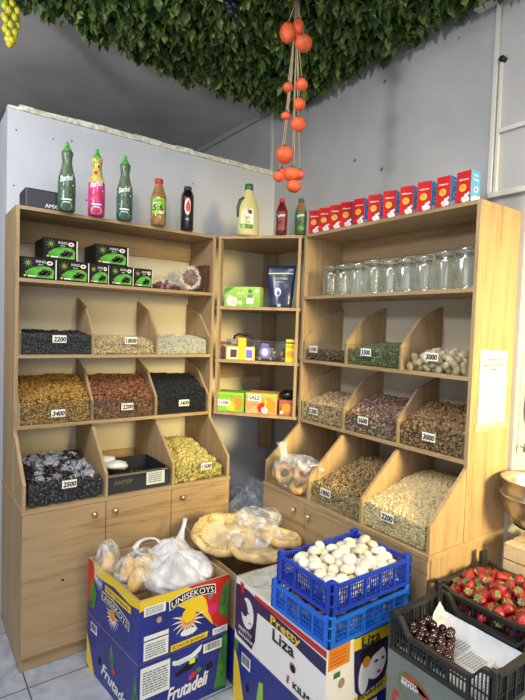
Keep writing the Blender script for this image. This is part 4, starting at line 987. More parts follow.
# stack A, lower
cA = [(-1.332, -1.043), (-.945, -1.043), (-.965, -.590), (-1.384, -.597)]
r_, face = quad_box('banana_box', cA, 0, .238, 'blue fruit box on the floor under the box of bagged bread', lid=True)
f, w_ = face(0, 1)
f.rect(.01, .10, .13, .222, PP_, 1); f.lines(.02, .115, .1, .09, 9, GI_, 2, 3); f.poly([(.33, .01), (.387, .01), (.387, .232), (.365, .232), (.345, .12)], G_, 1)
f.poly([(.14, .205), (.16, .20), (.22, .205), (.27, .23), (.262, .205), (.23, .185), (.17, .178), (.14, .188)], W_, 2); f.poly([(.15, .148), (.20, .168), (.245, .176), (.25, .165), (.22, .145), (.16, .135)], H_, 2)
f.ell(.305, .125, .017, .014, H_, 2, rot=.5); f.rect(.213, .165, .238, .183, SL_, 3); f.barcode(.275, .185, .085, .038, PP_, K_, 2, 2)
f.text('Frutadeli', .12, .045, .17, .055, W_, 4, rot=.06, bold=.002, shear=.25); f.ell(.235, .118, .014, .012, R_, 2); f.ell(.255, .128, .014, .01, G_, 2); f.ell(.22, .11, .01, .01, PK_, 3); f.lines(.15, .18, .1, .012, 2, W_, 2, 4, .3)
f.build('front_print', PM, r_)
f, w_ = face(3, 0)
f.poly([(0, .02), (.03, .0), (.08, .0), (.05, .06), (.02, .12), (0, .15)], Y_, 1); f.poly([(.22, .14), (.235, .22), (.26, .16), (.25, .11)], G_, 2); f.barcode(.04, .18, .06, .04, PP_, K_, 2, 5)
f.text('Frutadeli', .15, .05, .24, .05, W_, 3, rot=-.12, bold=.0018, shear=.3); f.ell(.26, .115, .015, .012, R_, 3); f.ell(.13, .09, .014, .018, H_, 2); f.ell(.39, .05, .014, .018, H_, 2); f.poly([(.40, .01), (.44, .01), (.455, .10), (.43, .2), (.41, .1)], G_, 1)
f.build('side_print', PM, r_)
# stack A, upper (open, bread inside)
r_, face = quad_box('banana_box', cA, .240, .482, 'open blue and yellow sun-logo box holding bagged bread')
f, w_ = face(0, 1)
f.poly([(0, .242), (0, .20), (.10, .215), (.14, .19), (.2, .15), (.26, .12), (.31, .06), (.335, .04), (.387, .04), (.387, .242)], Y_, 1)
f.poly([(.20, .242), (.245, .21), (.28, .17), (.30, .10), (.32, .05), (.387, .02), (.387, .242)], R_, 2)
f.poly([(.345, .09), (.387, .06), (.387, .22), (.36, .20), (.345, .15)], G_, 3); f.ell(.315, .12, .024, .024, PK_, 3); f.ell(.30, .175, .012, .012, GI_, 3)
f.star(.205, .115, .03, .075, 11, W_, 3, math.pi*.9, math.pi*2.15); f.star(.205, .118, .024, .055, 11, O_, 4, math.pi*.9, math.pi*2.15); f.ell(.205, .13, .03, .03, Y_, 5)
logo(f, .130, .178, .185, .024, .06, .016, 'UNISEKOYS')
f.rect(.018, .178, .105, .215, PP_, 4); f.lines(.025, .182, .07, .028, 4, GI_, 5, 6); f.ell(.08, .15, .011, .012, CB_, 3); f.ell(.205, .062, .035, .014, W_, 4)
f.rect(.02, .085, .12, .102, PP_, 3); f.rect(.02, .008, .12, .080, PP_, 3); f.lines(.028, .015, .08, .055, 6, GI_, 4, 8)
f.poly([(.13, .005), (.29, .012), (.295, .035), (.13, .03)], Y_, 3); f.text('ECUADOR BANANAS', .14, .011, .14, .014, K_, 4, rot=.03); f.rect(.315, .008, .385, .035, PP_, 4); f.lines(.32, .012, .058, .018, 3, GI_, 5, 9)
f.build('front_print', PM, r_)
f, w_ = face(3, 0)
f.poly([(.03, .242), (.06, .20), (.15, .20), (.25, .212), (.38, .20), (w_, .212), (w_, .242)], Y_, 1); f.poly([(0, .05), (.05, .07), (.08, .2), (.05, .242), (0, .242)], R_, 1); f.poly([(.02, .03), (.07, .05), (.09, .12), (.05, .17), (.02, .12)], G_, 2)
f.poly([(.17, .165), (.39, .168), (.39, .195), (.17, .193)], Y_, 3); f.text('FINEST BANANAS', .18, .173, .19, .014, K_, 4)
f.star(.24, .09, .022, .058, 11, W_, 3, math.pi*.9, math.pi*2.15); f.ell(.24, .095, .026, .022, O_, 4); logo(f, .15, .125, .22, .022, -.10, .012, 'UNISEKOYS')
f.ell(.24, .152, .014, .012, CB_, 3)
f.build('side_print', PM, r_)
# box B behind: green striped carton on a blue one
cB = [(-.915, -1.055), (-.530, -1.055), (-.530, -.600), (-.905, -.600)]
r_, face = quad_box('banana_box', cB, 0, .238, 'blue box on the floor between the two front stacks', lid=True); f, w_ = face(0, 1)
f.rect(.0, .0, .03, .05, LG_, 1); f.barcode(.035, .12, .05, .08, PP_, K_, 1, 4); f.barcode(.035, .02, .05, .06, PP_, K_, 1, 7); f.build('front_print', PM, r_)
r_, face = quad_box('banana_box', cB, .240, .470, 'open brown box holding round flatbreads behind the front stacks', outer=CARD); f, w_ = face(0, 1)
f.rect(.035, .0, .10, .20, G_, 1); f.rect(.05, .0, .06, .20, R_, 2); f.build('front_print', PM, r_)
fl = MB().raw([(-.908, -.70, .470), (-.908, -.60, .470), (-.80, -.598, .470), (-.86, -.72, .50), (-.935, -.68, .53), (-.93, -.60, .54)], [(0,1,5,4), (1,2,5)]).build('flap', CARD, r_, recalc=False)
sdm = fl.modifiers.new('thick', 'SOLIDIFY'); sdm.thickness = .004
# stack C: Liza on a blue box
cC = [(-.948, -1.632), (-.560, -1.632), (-.560, -1.105), (-.948, -1.105)]
r_, face = quad_box('banana_box', cC, 0, .248, 'blue fruit box on the floor under the white Pretty Liza box', lid=True); f, w_ = face(3, 0)
f.poly([(0, 0), (.09, 0), (.06, .08), (.03, .17), (.01, .2), (0, .2)], Y_, 1); f.poly([(0, .2), (.02, .2), (.03, .248), (0, .248)], G_, 1); f.barcode(.055, .17, .06, .05, PP_, K_, 1, 3); f.poly([(.16, .08), (.175, .17), (.2, .18), (.205, .08)], LG_, 2)
f.text('Frutadeli', .13, .01, .28, .07, W_, 3, rot=-.05, bold=.002, shear=.3); f.ell(.10, .10, .012, .016, H_, 2); f.build('side_print', PM, r_); f, w_ = face(0, 1)
f.rect(.15, .2, .25, .235, PP_, 1); f.barcode(.16, .2, .08, .03, PP_, K_, 2, 6); f.poly([(.12, .0), (.2, .2), (.22, .2), (.2, .0)], W_, 1); f.build('front_print', PM, r_)
r_, face = quad_box('banana_box', cC, .250, .500, 'white and navy Pretty Liza banana box under the blue crates', outer=WHT, inner=mat('pale_lid', (196, 192, 176), .6, vary=.08, vscale=15), lid=True); f, w_ = face(3, 0)
f.poly([(0, .225), (.04, .232), (.09, .232), (.15, .222), (.527, .205), (.527, .155), (.45, .16), (.32, .175), (.15, .175), (.14, .06), (.12, .015), (.02, .02), (0, .04)], N_, 1)
f.poly([(.13, .236), (.527, .235), (.527, .212), (.13, .222)], R_, 2); f.ell(.085, .14, .042, .06, W_, 2); f.ell(.06, .155, .026, .035, N_, 3, rot=.4); f.ell(.09, .145, .008, .004, K_, 4); f.ell(.105, .11, .008, .004, R_, 4); f.poly([(.03, .245), (.045, .20), (.06, .215), (.055, .245)], R_, 3)
f.poly([(.10, .07), (.125, .10), (.14, .06), (.12, .04)], K_, 3); f.text('PRETTY', .03, .055, .09, .014, W_, 3, bold=.0004); f.text('BANANA', .03, .033, .10, .012, W_, 3, bold=.0004)
f.text('Pretty', .235, .172, .165, .038, Y_, 4, bold=.0016); f.text('Liza', .25, .125, .120, .042, K_, 4, bold=.0018); f.ell(.365, .088, .018, .018, CB_, 2); f.ell(.367, .086, .013, .014, H_, 3)
f.text('KILMAR', .37, .02, .14, .022, K_, 3, bold=.0016); f.poly([(.335, .02), (.345, .02), (.35, .05), (.34, .05)], R_, 4)
f.build('side_print', PM, r_); f, w_ = face(0, 1)
f.rect(.008, .165, .105, .235, O_, 1); f.lines(.018, .175, .07, .05, 4, BROWN and R_, 2, 5, .25); f.rect(.012, .128, .085, .155, PP_, 2); f.rect(.032, .132, .062, .151, G_, 3); f.ell(.07, .106, .015, .016, GI_, 2); f.ell(.07, .106, .012, .013, CB_, 3)
f.poly([(.118, .245), (.30, .245), (.305, .09), (.32, .06), (.28, -.0), (.15, .0), (.13, .03), (.125, .12)], W_, 1); f.poly([(.122, .245), (.296, .245), (.298, .09), (.285, .04), (.16, .02), (.135, .05), (.128, .12)], N_, 2)
f.rect(.122, .19, .296, .232, Y_, 3); f.text('Liza', .16, .193, .09, .034, K_, 5, bold=.0014); f.ell(.235, .115, .052, .058, W_, 3); f.ell(.175, .085, .025, .06, W_, 4); f.poly([(.15, .17), (.20, .188), (.28, .188), (.27, .16), (.22, .145), (.19, .12), (.17, .13)], K_, 5)
f.ell(.185, .135, .018, .02, O_, 6, rot=.6); f.ell(.235, .12, .010, .004, K_, 5); f.ell(.27, .12, .008, .004, K_, 5); f.ell(.25, .078, .010, .005, R_, 5)
f.poly([(.13, .03), (.17, .018), (.24, .022), (.30, .06), (.315, .035), (.25, -.0), (.17, -.0), (.135, .006)], Y_, 6); f.text('Ecuador', .15, .008, .13, .02, K_, 7, rot=.12, bold=.0007); f.rect(.31, .0, .387, .09, N_, 1)
f.poly([(.305, .09), (.387, .06), (.387, .245), (.30, .245)], N_, 1)
f.build('front_print', PM, r_)
for x0, x1, y0, y1 in ((-.93, -.75, -1.30, -1.12),):
    o = MB().ball((-.84, -1.21, .508), .09, .075, .007, seg=24, rings=8, amp=.25, freq=30, seed=2, ridge=True, flatz=-.005).build('plastic_sheet', FILM, origin=(-.84, -1.21, .502)); tag(o, 'crumpled clear plastic sheet lying on the Pretty Liza box', 'plastic sheet')

# ------------------------------------------------------------------ crates
def lattice_crate(name, x0, x1, y0, y1, z0, z1, m_, label, group, fine=True):
    root = thing(name, ((x0+x1)/2, (y0+y1)/2, z0), label, 'crate', group)
    b = MB(); b.box(x0+.006, x1-.006, y0+.006, y1-.006, z0, z0+.006); b.build('base', m_, root)
    def side(axis, c, a0, a1, nm='side'):
        b = MB(); th = .006
        def bar(a, aa, z, zz, tt=th):
            if axis == 'x': b.box(c-tt/2, c+tt/2, a, aa, z, zz)
            else: b.box(a, aa, c-tt/2, c+tt/2, z, zz)
        bar(a0, a1, z1-.012, z1, .010); bar(a0, a1, z0, z0+.012, .009)
        n = max(3, round((a1-a0)/.075)); wdt = (a1-a0)/n
        for i in range(n+1): bar(a0+i*wdt-.0045*(i > 0), a0+i*wdt+.0045*(i < n), z0+.012, z1-.012, .008)
        if fine:
            a = a0+.012
            while a < a1-.004: bar(a, a+.0024, z0+.012, z1-.012, .003); a += .0105
            z = z0+.02
            while z < z1-.016: bar(a0, a1, z, z+.0024, .003); z += .0165
        b.build(nm, m_, root)
    side('x', x0+.004, y0+.01, y1-.01); side('x', x1-.004, y0+.01, y1-.01); side('y', y0+.004, x0+.01, x1-.01); side('y', y1-.004, x0+.01, x1-.01)
    for cx in (x0, x1):
        for cyy in (y0, y1):
            sx = 1 if cx == x0 else -1; sy = 1 if cyy == y0 else -1; b = MB()
            b.box(cx-sx*.002, cx+sx*.026, cyy-sy*.002, cyy+sy*.006, z0+.001, z1+.010); b.box(cx-sx*.002, cx+sx*.006, cyy-sy*.002, cyy+sy*.026, z0+.001, z1+.010)
            b.box(cx, cx+sx*.022, cyy, cyy+sy*.022, z1+.008, z1+.014); b.box(cx-sx*.004, cx+sx*.012, cyy-sy*.004, cyy+sy*.012, z1-.022, z1-.016); b.box(cx-sx*.004, cx+sx*.012, cyy-sy*.004, cyy+sy*.012, z0+.03, z0+.036)
            b.build('corner_post', m_, root, bevel=.0015)
    return root
BL1 = mat('deep_blue_plastic', (30, 62, 176), .35); BL2 = mat('bright_blue_plastic', (34, 104, 214), .35)
CX0, CX1, CY0, CY1 = -.952, -.566, -1.648, -1.372
lattice_crate('plastic_crate', CX0-.006, CX1-.002, CY0-.002, CY1+.02, .502, .592, BL2, 'bright blue plastic crate, the lower of the two, on the Pretty Liza box', 'blue plastic crates')
lattice_crate('plastic_crate', CX0, CX1, CY0, CY1, .607, .700, BL1, 'deep blue plastic crate heaped with white mushrooms', 'blue plastic crates')
MUW = ramp_mat('mushroom_white', [(222, 214, 196), (232, 227, 212), (204, 192, 168)], .55, 'obj', bump=.15, bscale=80)
def mushroom(nm, mt, r_):
    root = thing(nm, (0, 0, 0), '', 'mushroom'); b = MB()
    b.lathe([(.28*r_, -.30*r_), (.70*r_, -.38*r_), (.92*r_, -.22*r_), (1.0*r_, .02*r_), (.96*r_, .28*r_), (.80*r_, .54*r_), (.5*r_, .73*r_), (.2*r_, .81*r_), (.02*r_, .82*r_)], (0, 0, 0), 16); b.build('cap', mt, root)
    MB().lathe([(.3*r_, -.75*r_), (.34*r_, -.7*r_), (.3*r_, -.4*r_), (.34*r_, -.14*r_)], (0, 0, 0), 10).build('stem', mt, root); return root
mu = mushroom('mushroom', MUW, .0248); mu['label'] = 'white button mushroom heaped in the upper deep blue crate'; mu['group'] = 'white mushrooms in the upper crate'
P = settle(220, CX0+.008, CX1-.008, CY0+.008, CY1-.008, .613, .0215, 21, limit=.700, hump=.018, sq=.85)
scatter_copies(mu, P, 21, None, None, (.82, 1.12), upright=.6)
MUB = ramp_mat('mushroom_brown', [(150, 128, 98), (176, 160, 132), (120, 100, 76)], .6, 'obj')
mb_ = mushroom('brown_mushroom', MUB, .023); mb_['label'] = 'brownish mushroom in the lower bright blue crate'; mb_['group'] = 'brownish mushrooms in the lower crate'
P = settle(80, CX0+.004, CX1-.018, CY0+.004, CY1-.018, .509, .022, 22, limit=.575, sq=.9)
scatter_copies(mb_, P, 22, None, None, (.85, 1.1), upright=.9)

def slot_crate(name, x0, x1, y0, y1, z0, z1, m_, label, group, tabs=(), dipx=.55, dipy=.8):
    """black crate: vertical slots, rim dips between high corners"""
    root = thing(name, ((x0+x1)/2, (y0+y1)/2, z0), label, 'crate', group); h = z1-z0
    MB().box(x0+.005, x1-.005, y0+.005, y1-.005, z0, z0+.006).build('base', m_, root)
    def side(axis, c, a0, a1, dip):
        b = MB(); L = a1-a0
        def top(a):
            s_ = (a-a0)/L; e = min(s_, 1-s_)/.16; k = 0 if e < .55 else (1 if e > 1.15 else (e-.55)/.6); return z1-h*(1-dip)*k
        def bar(a, aa, z, zz, tt):
            if axis == 'x': b.box(c-tt/2, c+tt/2, a, aa, z, zz)
            else: b.box(a, aa, c-tt/2, c+tt/2, z, zz)
        bar(a0, a1, z0, z0+.014, .008); a = a0+.006
        bar(a0, a1, z0+h*.38, z0+h*.38+.004, .005)
        while a < a1-.004:
            bar(a, a+.0032, z0+.014, top(a)-.006, .0035); a += .0108
        n = 5
        for i in range(n+1):
            aa = a0+i*L/n; bar(max(a0, aa-.004), min(a1, aa+.004), z0+.012, top(min(max(aa, a0), a1))-.004, .010)
        pts = [a0+L*k/40 for k in range(41)]
        V = []; 
        for a in pts:
            for dd, dz in ((-.009, -.012), (.009, -.012), (.009, 0), (-.009, 0)):
                V.append((c+dd, a, top(a)+dz) if axis == 'x' else (a, c+dd, top(a)+dz))
        Fc = [(i*4+k, i*4+(k+1) % 4, (i+1)*4+(k+1) % 4, (i+1)*4+k) for i in range(40) for k in range(4)]+[(0,1,2,3), (160,161,162,163)]
        b.raw(V, Fc); 
        b.build('side', m_, root)
    side('x', x0+.005, y0+.012, y1-.012, dipx); side('x', x1-.005, y0+.012, y1-.012, dipx); side('y', y0+.005, x0+.012, x1-.012, dipy); side('y', y1-.005, x0+.012, x1-.012, dipy)
    for cx in (x0, x1):
        for cyy in (y0, y1):
            sx = 1 if cx == x0 else -1; sy = 1 if cyy == y0 else -1
            MB().box(cx, cx+sx*.022, cyy, cyy+sy*.022, z0, z1+.004).build('corner_post', m_, root, bevel=.003)
    for (tx, ty, hh, ww) in tabs: MB().box(tx-ww/2, tx+ww/2, ty, ty+.016, z1-.05, z1+hh).build('stacking_tab', m_, root, bevel=.004)
    return root
BLK = mat('black_crate_plastic', (34, 38, 38), .4)
KX0, KX1, KY0, KY1 = -.785, -.522, -2.090, -1.740
slot_crate('fruit_crate', KX0, KX1, KY0, KY1, .502, .62, BLK, 'black crate lined with newspaper holding dark cherries', 'black fruit crates', tabs=((KX1-.02, KY1-.018, .04, .026),), dipx=.62, dipy=.95)
SX0, SX1, SY0, SY1 = -.512, -.19, -2.075, -1.712
slot_crate('fruit_crate', SX0, SX1, SY0, SY1, .502, .628, BLK, 'black crate heaped with red strawberries', 'black fruit crates', tabs=((SX1-.03, SY1-.018, .045, .036),), dipx=.93, dipy=.9)
GB = mat('grey_green_carton', (112, 120, 112), .55, vary=.04, vscale=10)
r_, face = quad_box('cardboard_box', [(KX0, KY0), (KX1-.003, KY0), (KX1-.003, KY1), (KX0, KY1)], 0, .50, 'grey-green printed carton under the crate of cherries', outer=GB, inner=GB, lid=True, group='grey-green cartons under the black crates')
f, w_ = face(3, 0)
f.ell(.10, .42, .06, .045, 1, 1, rot=-.3); f.ell(.105, .415, .052, .037, 0, 2, rot=-.3); f.ell(.11, .445, .05, .012, 2, 3, rot=-.25); f.ell(.135, .43, .035, .010, 2, 3, rot=-.45)
f.text('ИСПАНСКИЕ', .058, .438, .055, .006, 3, 4, bold=.0003); f.text('БЕЛАЯ', .058, .424, .060, .011, 3, 4, bold=.0008)
f.ell(.045, .34, .02, .05, 2, 2, rot=.2); f.ell(.055, .335, .014, .04, 0, 3, rot=.2); f.ell(.1, .33, .035, .045, 1, 1); f.ell(.15, .34, .035, .03, 2, 2, rot=-.3); f.ell(.2, .38, .03, .035, 4, 2); f.ell(.205, .375, .022, .026, 5, 3); f.ell(.25, .43, .03, .02, 1, 2, rot=.3); f.ell(.27, .36, .03, .04, 2, 2)
f.ell(.12, .22, .05, .05, 2, 1); f.ell(.22, .2, .05, .05, 1, 1)
f.build('side_print', [GB, mat('dull_green_print', (84, 124, 66), .5), mat('dull_red_print', (166, 66, 56), .5), WHT, BROWN, mat('bean_print', (150, 112, 74), .5)], r_)
r_, face = quad_box('cardboard_box', [(SX0+.003, SY0), (SX1, SY0), (SX1, SY1), (SX0+.003, SY1)], 0, .50, 'plain carton under the crate of strawberries', outer=GB, inner=GB, lid=True, group='grey-green cartons under the black crates')
# newspaper and cherries
NEWS = mat('newsprint', (200, 204, 210), .7, vary=.05, vscale=20)
nw = thing('newspaper', (-.65, -1.9, .51), 'sheet of newspaper lining the cherry crate', 'newspaper')
V = []; nU, nV = 14, 16
for i in range(nU+1):
    for j in range(nV+1):
        a, b = i/nU, j/nV; x = KX0+.012+(KX1-KX0-.024)*a; y = KY1-.014-(KY1-KY0-.028)*b
        z = .512+.003*noise.noise(Vector((x*30, y*30, 1)))+.045*max(0, (a-.8)/.2)**1.5+.03*max(0, (b-.9)/.1)+.02*max(0, (.06-b)/.06)
        V.append((x, y, z))
MB().raw(V, [(i*(nV+1)+j, (i+1)*(nV+1)+j, (i+1)*(nV+1)+j+1, i*(nV+1)+j+1) for i in range(nU) for j in range(nV)], 0, True).build('sheet', NEWS, nw, recalc=False)
f = Print(lambda u, v, l: Vector((KX0+.03+u, KY1-.03-v, .5165+l)))
for (a, b, c, d) in ((.08, .14, .075, .06), (.02, .14, .05, .06), (.02, .215, .05, .05), (.08, .215, .08, .05)): f.lines(a, b, c, d, 7, 0, 1, int(a*100), .3)
for (a, b, c, d) in ((.06, .06, .06, .07), (.13, .05, .05, .08), (.185, .14, .03, .07), (.185, .22, .03, .07), (.12, .0, .07, .04), (.185, .05, .03, .08)): f.lines(a, b, c, d, 8, 0, 1, int(a*100)+3, .3)
for v in (.135, .207, .27): f.rect(.0, v, .18, v+.002, 2, 1)
for u in (.075,): f.rect(u, .13, u+.002, .28, 2, 1)
f.ell(.135, .255, .012, .012, 1, 3); f.ell(.135, .255, .008, .008, 3, 4); f.poly([(.10, .245), (.12, .225), (.124, .245)], 1, 3)
f.build('newsprint_text', [mat('pale_ink', (118, 120, 128), .7), INK, WHT, NEWS], nw)
o = MB().raw([(-.60, -1.762, .515), (-.545, -1.762, .515), (-.535, -1.775, .55), (-.555, -1.765, .595), (-.585, -1.762, .56), (-.57, -1.775, .55)], [(0,1,5), (1,2,5), (2,3,5), (3,4,5), (4,0,5)]).build('paper_corner', NEWS, nw, recalc=False)
CH = ramp_mat('cherry_skin', [(38, 14, 18), (54, 20, 24), (28, 12, 18)], .12, 'obj', coat=.5, spec=.7)
ch = MB().lathe([(.001, -.0135), (.006, -.0125), (.0115, -.008), (.014, 0), (.0125, .0075), (.008, .0115), (.004, .011), (.001, .0085)], (0, 0, 0), 16).build('cherry', CH)
tag(ch, 'glossy dark cherry piled in the corner of the black crate', 'cherry', 'dark cherries in the black crate')
P = settle(75, KX0+.012, KX1-.085, -1.955, KY1-.012, .517, .0130, 31, limit=.60, sq=.85, shape=lambda x, y: y > -1.915+.5*(x-KX0-.02)-.02)
scatter_copies(ch, P, 31, None, None, (.92, 1.1), upright=.8)
# strawberries
SB = mat('strawberry_red', (150, 30, 30), .35, vary=.2, vscale=60, bump=.5, bscale=420, coat=.3)
SL = mat('strawberry_leaf', (112, 126, 72), .7)
st_ = thing('strawberry', (0, 0, 0), 'red strawberry with green calyx in the right black crate', 'strawberry', 'strawberries in the black crate')
MB().lathe([(.001, -.029), (.006, -.027), (.012, -.018), (.0175, -.004), (.0195, .008), (.0175, .017), (.010, .021), (.002, .0195)], (0, 0, 0), 14).build('berry', SB, st_)
b = MB()
for k in range(7):
    a = k*.9; c, s_ = math.cos(a), math.sin(a); z = .021
    b.raw([(0, 0, z+.001), (.010*c-.0045*s_, .010*s_+.0045*c, z+.003), (.0165*c, .0165*s_, z+.001+.005*(k % 2)), (.010*c+.0045*s_, .010*s_-.0045*c, z+.003)], [(0,1,2,3)])
b.tube([(0, 0, z), (.001, .001, z+.008)], .0012, 5); b.build('calyx', SL, st_, recalc=False)
P = settle(330, SX0+.006, SX1-.006, SY0+.006, SY1-.006, .509, .018, 41, limit=.705, hump=.03, sq=.85)
q = random.Random(41)
for i, c in enumerate(P):
    e = (q.choice((1, 1, -1))*q.uniform(.4, 1.7), q.uniform(-.6, .6), q.uniform(0, 6.28)); k = st_ if i == 0 else dup(st_)
    k.location = c; k.rotation_euler = e; k.scale = (q.uniform(.82, 1.12),)*3

# ------------------------------------------------------------------ breads and bags
CR1 = mat('bread_crust', (204, 176, 124), .65, vary=.22, vscale=18, bump=.5, bscale=60); CR2 = mat('bread_pale', (218, 198, 158), .7, vary=.14, vscale=22, bump=.4, bscale=70)
def flatbread(loc, R0, rot, label, seed, thick=.02):
    V = MB(); seg, rg = 48, 14
    pr = [(0, .006), (R0*.25, .007), (R0*.5, .008), (R0*.68, .010), (R0*.78, .022), (R0*.88, .034), (R0*.96, .028), (R0, .012), (R0*.97, 0), (R0*.8, -.006), (0, -.006)]
    v = []; f_ = []
    for (r_, z) in pr:
        for k in range(seg):
            a = 2*math.pi*k/seg; nn = noise.noise(Vector((r_*math.cos(a)*18, r_*math.sin(a)*18, seed))); rr = r_*(1+.03*math.sin(5*a+seed)); v.append((rr*math.cos(a), rr*math.sin(a), z+.008*nn*(1 if r_ > 0 else 0)+thick*.2))
    for i in range(len(pr)-1):
        for k in range(seg): f_.append((i*seg+k, i*seg+(k+1) % seg, (i+1)*seg+(k+1) % seg, (i+1)*seg+k))
    root = thing('flatbread', loc, label, 'bread', 'round flatbreads')
    mi = [1 if (i//seg) < 3 else 0 for i in range(len(f_))]
    o = MB().raw([Vector(loc)+Vector(a) for a in v], f_, mi, True).build('crust', [CR1, CR2], root, weld=True); root.rotation_euler = rot; return root
fb = flatbread((-.825, -.795, .520), .150, (R(13), R(-6), R(10)), 'large round golden flatbread on top of the open brown box', 1)
q = random.Random(5); b = MB()
for i in range(260):
    a = q.uniform(0, 6.28); r_ = q.uniform(.100, .140); b.ball((-.825+r_*math.cos(a), -.795+r_*math.sin(a), .520+.014+.024*min(1, (r_-.1)/.025)), .005, .004, .004, seg=5, rings=3)
o = b.build('nut_topping', mat('toasted_topping', (212, 182, 112), .6, vary=.3, vscale=80), fb, recalc=False); o['kind'] = 'stuff'
flatbread((-.745, -.955, .500), .135, (R(5), R(3), 0), 'round flatbread under the plastic-wrapped heap, nearest the Pretty Liza box', 2)
flatbread((-.66, -.73, .505), .13, (R(9), R(4), 1), 'round flatbread at the back right of the brown box', 3)
flatbread((-.62, -.97, .520), .095, (R(8), R(-6), 2), 'small flatbread behind the blue crates', 4)
BAGF = film('thin_bag_film', (232, 236, 242), .10, .72, .2, nscale=10, bump=.35)
o = MB().ball((-.72, -.91, .560), .120, .10, .045, seg=64, rings=40, amp=.28, freq=13, seed=3, ridge=True, flatz=-.035).build('plastic_bag', BAGF, origin=(-.74, -.93, .55)); tag(o, 'crinkled clear plastic bag over the flatbreads', 'bag')
o = MB().ball((-.62, -.78, .560), .11, .09, .050, seg=64, rings=40, amp=.28, freq=12, seed=5, ridge=True, flatz=-.04).build('plastic_bag', BAGF, origin=(-.62, -.80, .55)); tag(o, 'second clear bag behind the crinkled one, nearer the right cabinet', 'bag')
# bag in the corner on the floor
CBG = film('bluish_bag_film', (196, 206, 224), .2, .8, .15, nscale=12)
o = MB().ball((-.36, -.36, .29), .19, .17, .265, seg=60, rings=40, amp=.24, freq=9, seed=8, ridge=True, flatz=-.285).build('plastic_bag', CBG, origin=(-.36, -.36, .0)); tag(o, 'large bluish translucent bag standing on the floor in the dark corner', 'bag')
# left box: bread rolls and the white carrier bag
ROLL = mat('roll_crust', (214, 178, 110), .55, vary=.2, vscale=25, bump=.3, bscale=50)
o = MB().ball((-1.335, -.705, .46), .028, .028, .085, seg=18, rings=14, amp=.12, freq=18, seed=1, rot=Matrix.Rotation(.15, 3, 'X')).build('bread_loaf', mat('loaf_yellow', (224, 184, 92), .5, vary=.15, vscale=20), origin=(-1.335, -.705, .40)); tag(o, 'yellow crusted loaf standing at the left of the bread box', 'bread')
rl = None
for i, (x, y, z, a) in enumerate(((-1.275, -.775, .475, .3), (-1.24, -.79, .47, .1), (-1.20, -.785, .475, -.1), (-1.165, -.775, .47, -.3), (-1.265, -.84, .455, .5), (-1.215, -.85, .45, 0))):
    o = MB().ball((0, 0, 0), .024, .034, .055, seg=14, rings=10, amp=.15, freq=20, seed=i).build('bread_roll', ROLL); o.location = (x, y, z); o.rotation_euler = (.2, a, .5)
    tag(o, ['leftmost bread roll in the clear bag', 'second bread roll from the left in the clear bag', 'third bread roll from the left in the clear bag', 'bread roll nearest the white carrier bag', 'front left bread roll low in the clear bag', 'front right bread roll low in the clear bag'][i], 'bread roll', 'bread rolls in the left box')
o = MB().ball((-1.22, -.80, .475), .105, .085, .072, seg=56, rings=36, amp=.2, freq=26, seed=11, ridge=True).build('plastic_bag', BAGF, origin=(-1.22, -.80, .42)); tag(o, 'clear bag around the bread rolls in the left box', 'bag')
o = MB().ball((-1.335, -.705, .475), .05, .045, .10, seg=40, rings=26, amp=.2, freq=26, seed=12, ridge=True).build('plastic_bag', BAGF, origin=(-1.335, -.705, .4)); tag(o, 'clear bag around the yellow loaf at the left edge', 'bag')
WB = film('white_carrier_film', (232, 234, 240), .55, .92, .38, nscale=9, bump=.25)
wb = thing('carrier_bag', (-1.09, -.82, .40), 'white plastic carrier bag with handles in the left bread box', 'bag')
def sack(c, rx, ry, rz, seed, folds=11, seg=110, rings=56, flat_=None):
    """slack thin bag: pleats that gather toward the knot plus small creases"""
    V = []; Fc = []
    for i in range(rings+1):
        th = math.pi*i/rings
        for k in range(seg):
            a = 2*math.pi*k/seg; up = max(0, math.cos(th))
            pl = .07*math.sin(folds*a+2.5*noise.noise(Vector((a, th*2, seed))))*up+.05*(1-2*abs(noise.noise(Vector((math.cos(a)*3, math.sin(a)*3, th*2.2+seed)))))+.018*noise.noise(Vector((math.cos(a)*11, math.sin(a)*11, th*9+seed)))
            f_ = 1+pl; x, y, z = math.sin(th)*math.cos(a)*rx*f_, math.sin(th)*math.sin(a)*ry*f_, math.cos(th)*rz*(1+pl*.6)
            if flat_ is not None: z = max(z, flat_)
            V.append((c[0]+x, c[1]+y, c[2]+z))
    for i in range(rings):
        for k in range(seg): Fc.append((i*seg+k, (i+1)*seg+k, (i+1)*seg+(k+1) % seg, i*seg+(k+1) % seg))
    return V, Fc
V, Fc = sack((-1.085, -.845, .445), .150, .165, .085, 3, flat_=-.06)
MB().raw(V, Fc, 0, True).build('bag_body', WB, wb)
V, Fc = sack((-1.075, -.765, .500), .085, .075, .050, 9, folds=7, seg=80, rings=40)
MB().raw(V, Fc, 0, True).build('bag_top', WB, wb)
V, Fc = sack((-1.02, -.88, .475), .060, .12, .045, 5, folds=5, seg=80, rings=40)
MB().raw(V, Fc, 0, True).build('bag_fold', WB, wb)
pp = []
for k in range(17):
    a = 2*math.pi*k/16*.8+.4; pp.append((-1.185+.056*math.cos(a)+.01, -.745+.02*math.sin(a), .540+.026*math.sin(a)))
MB().tube([(-1.11, -.76, .530)]+pp+[(-1.11, -.78, .515)], [.018]+[.015, .013]*8+[.013]+[.018], 10, flat=.35).build('handle', WB, wb)
MB().tube([(-1.04, -.76, .515), (-1.015, -.735, .540), (-.998, -.72, .565), (-.985, -.712, .590), (-.978, -.706, .612)], [.036, .020, .012, .012, .014], 10, flat=.5).build('handle', WB, wb)

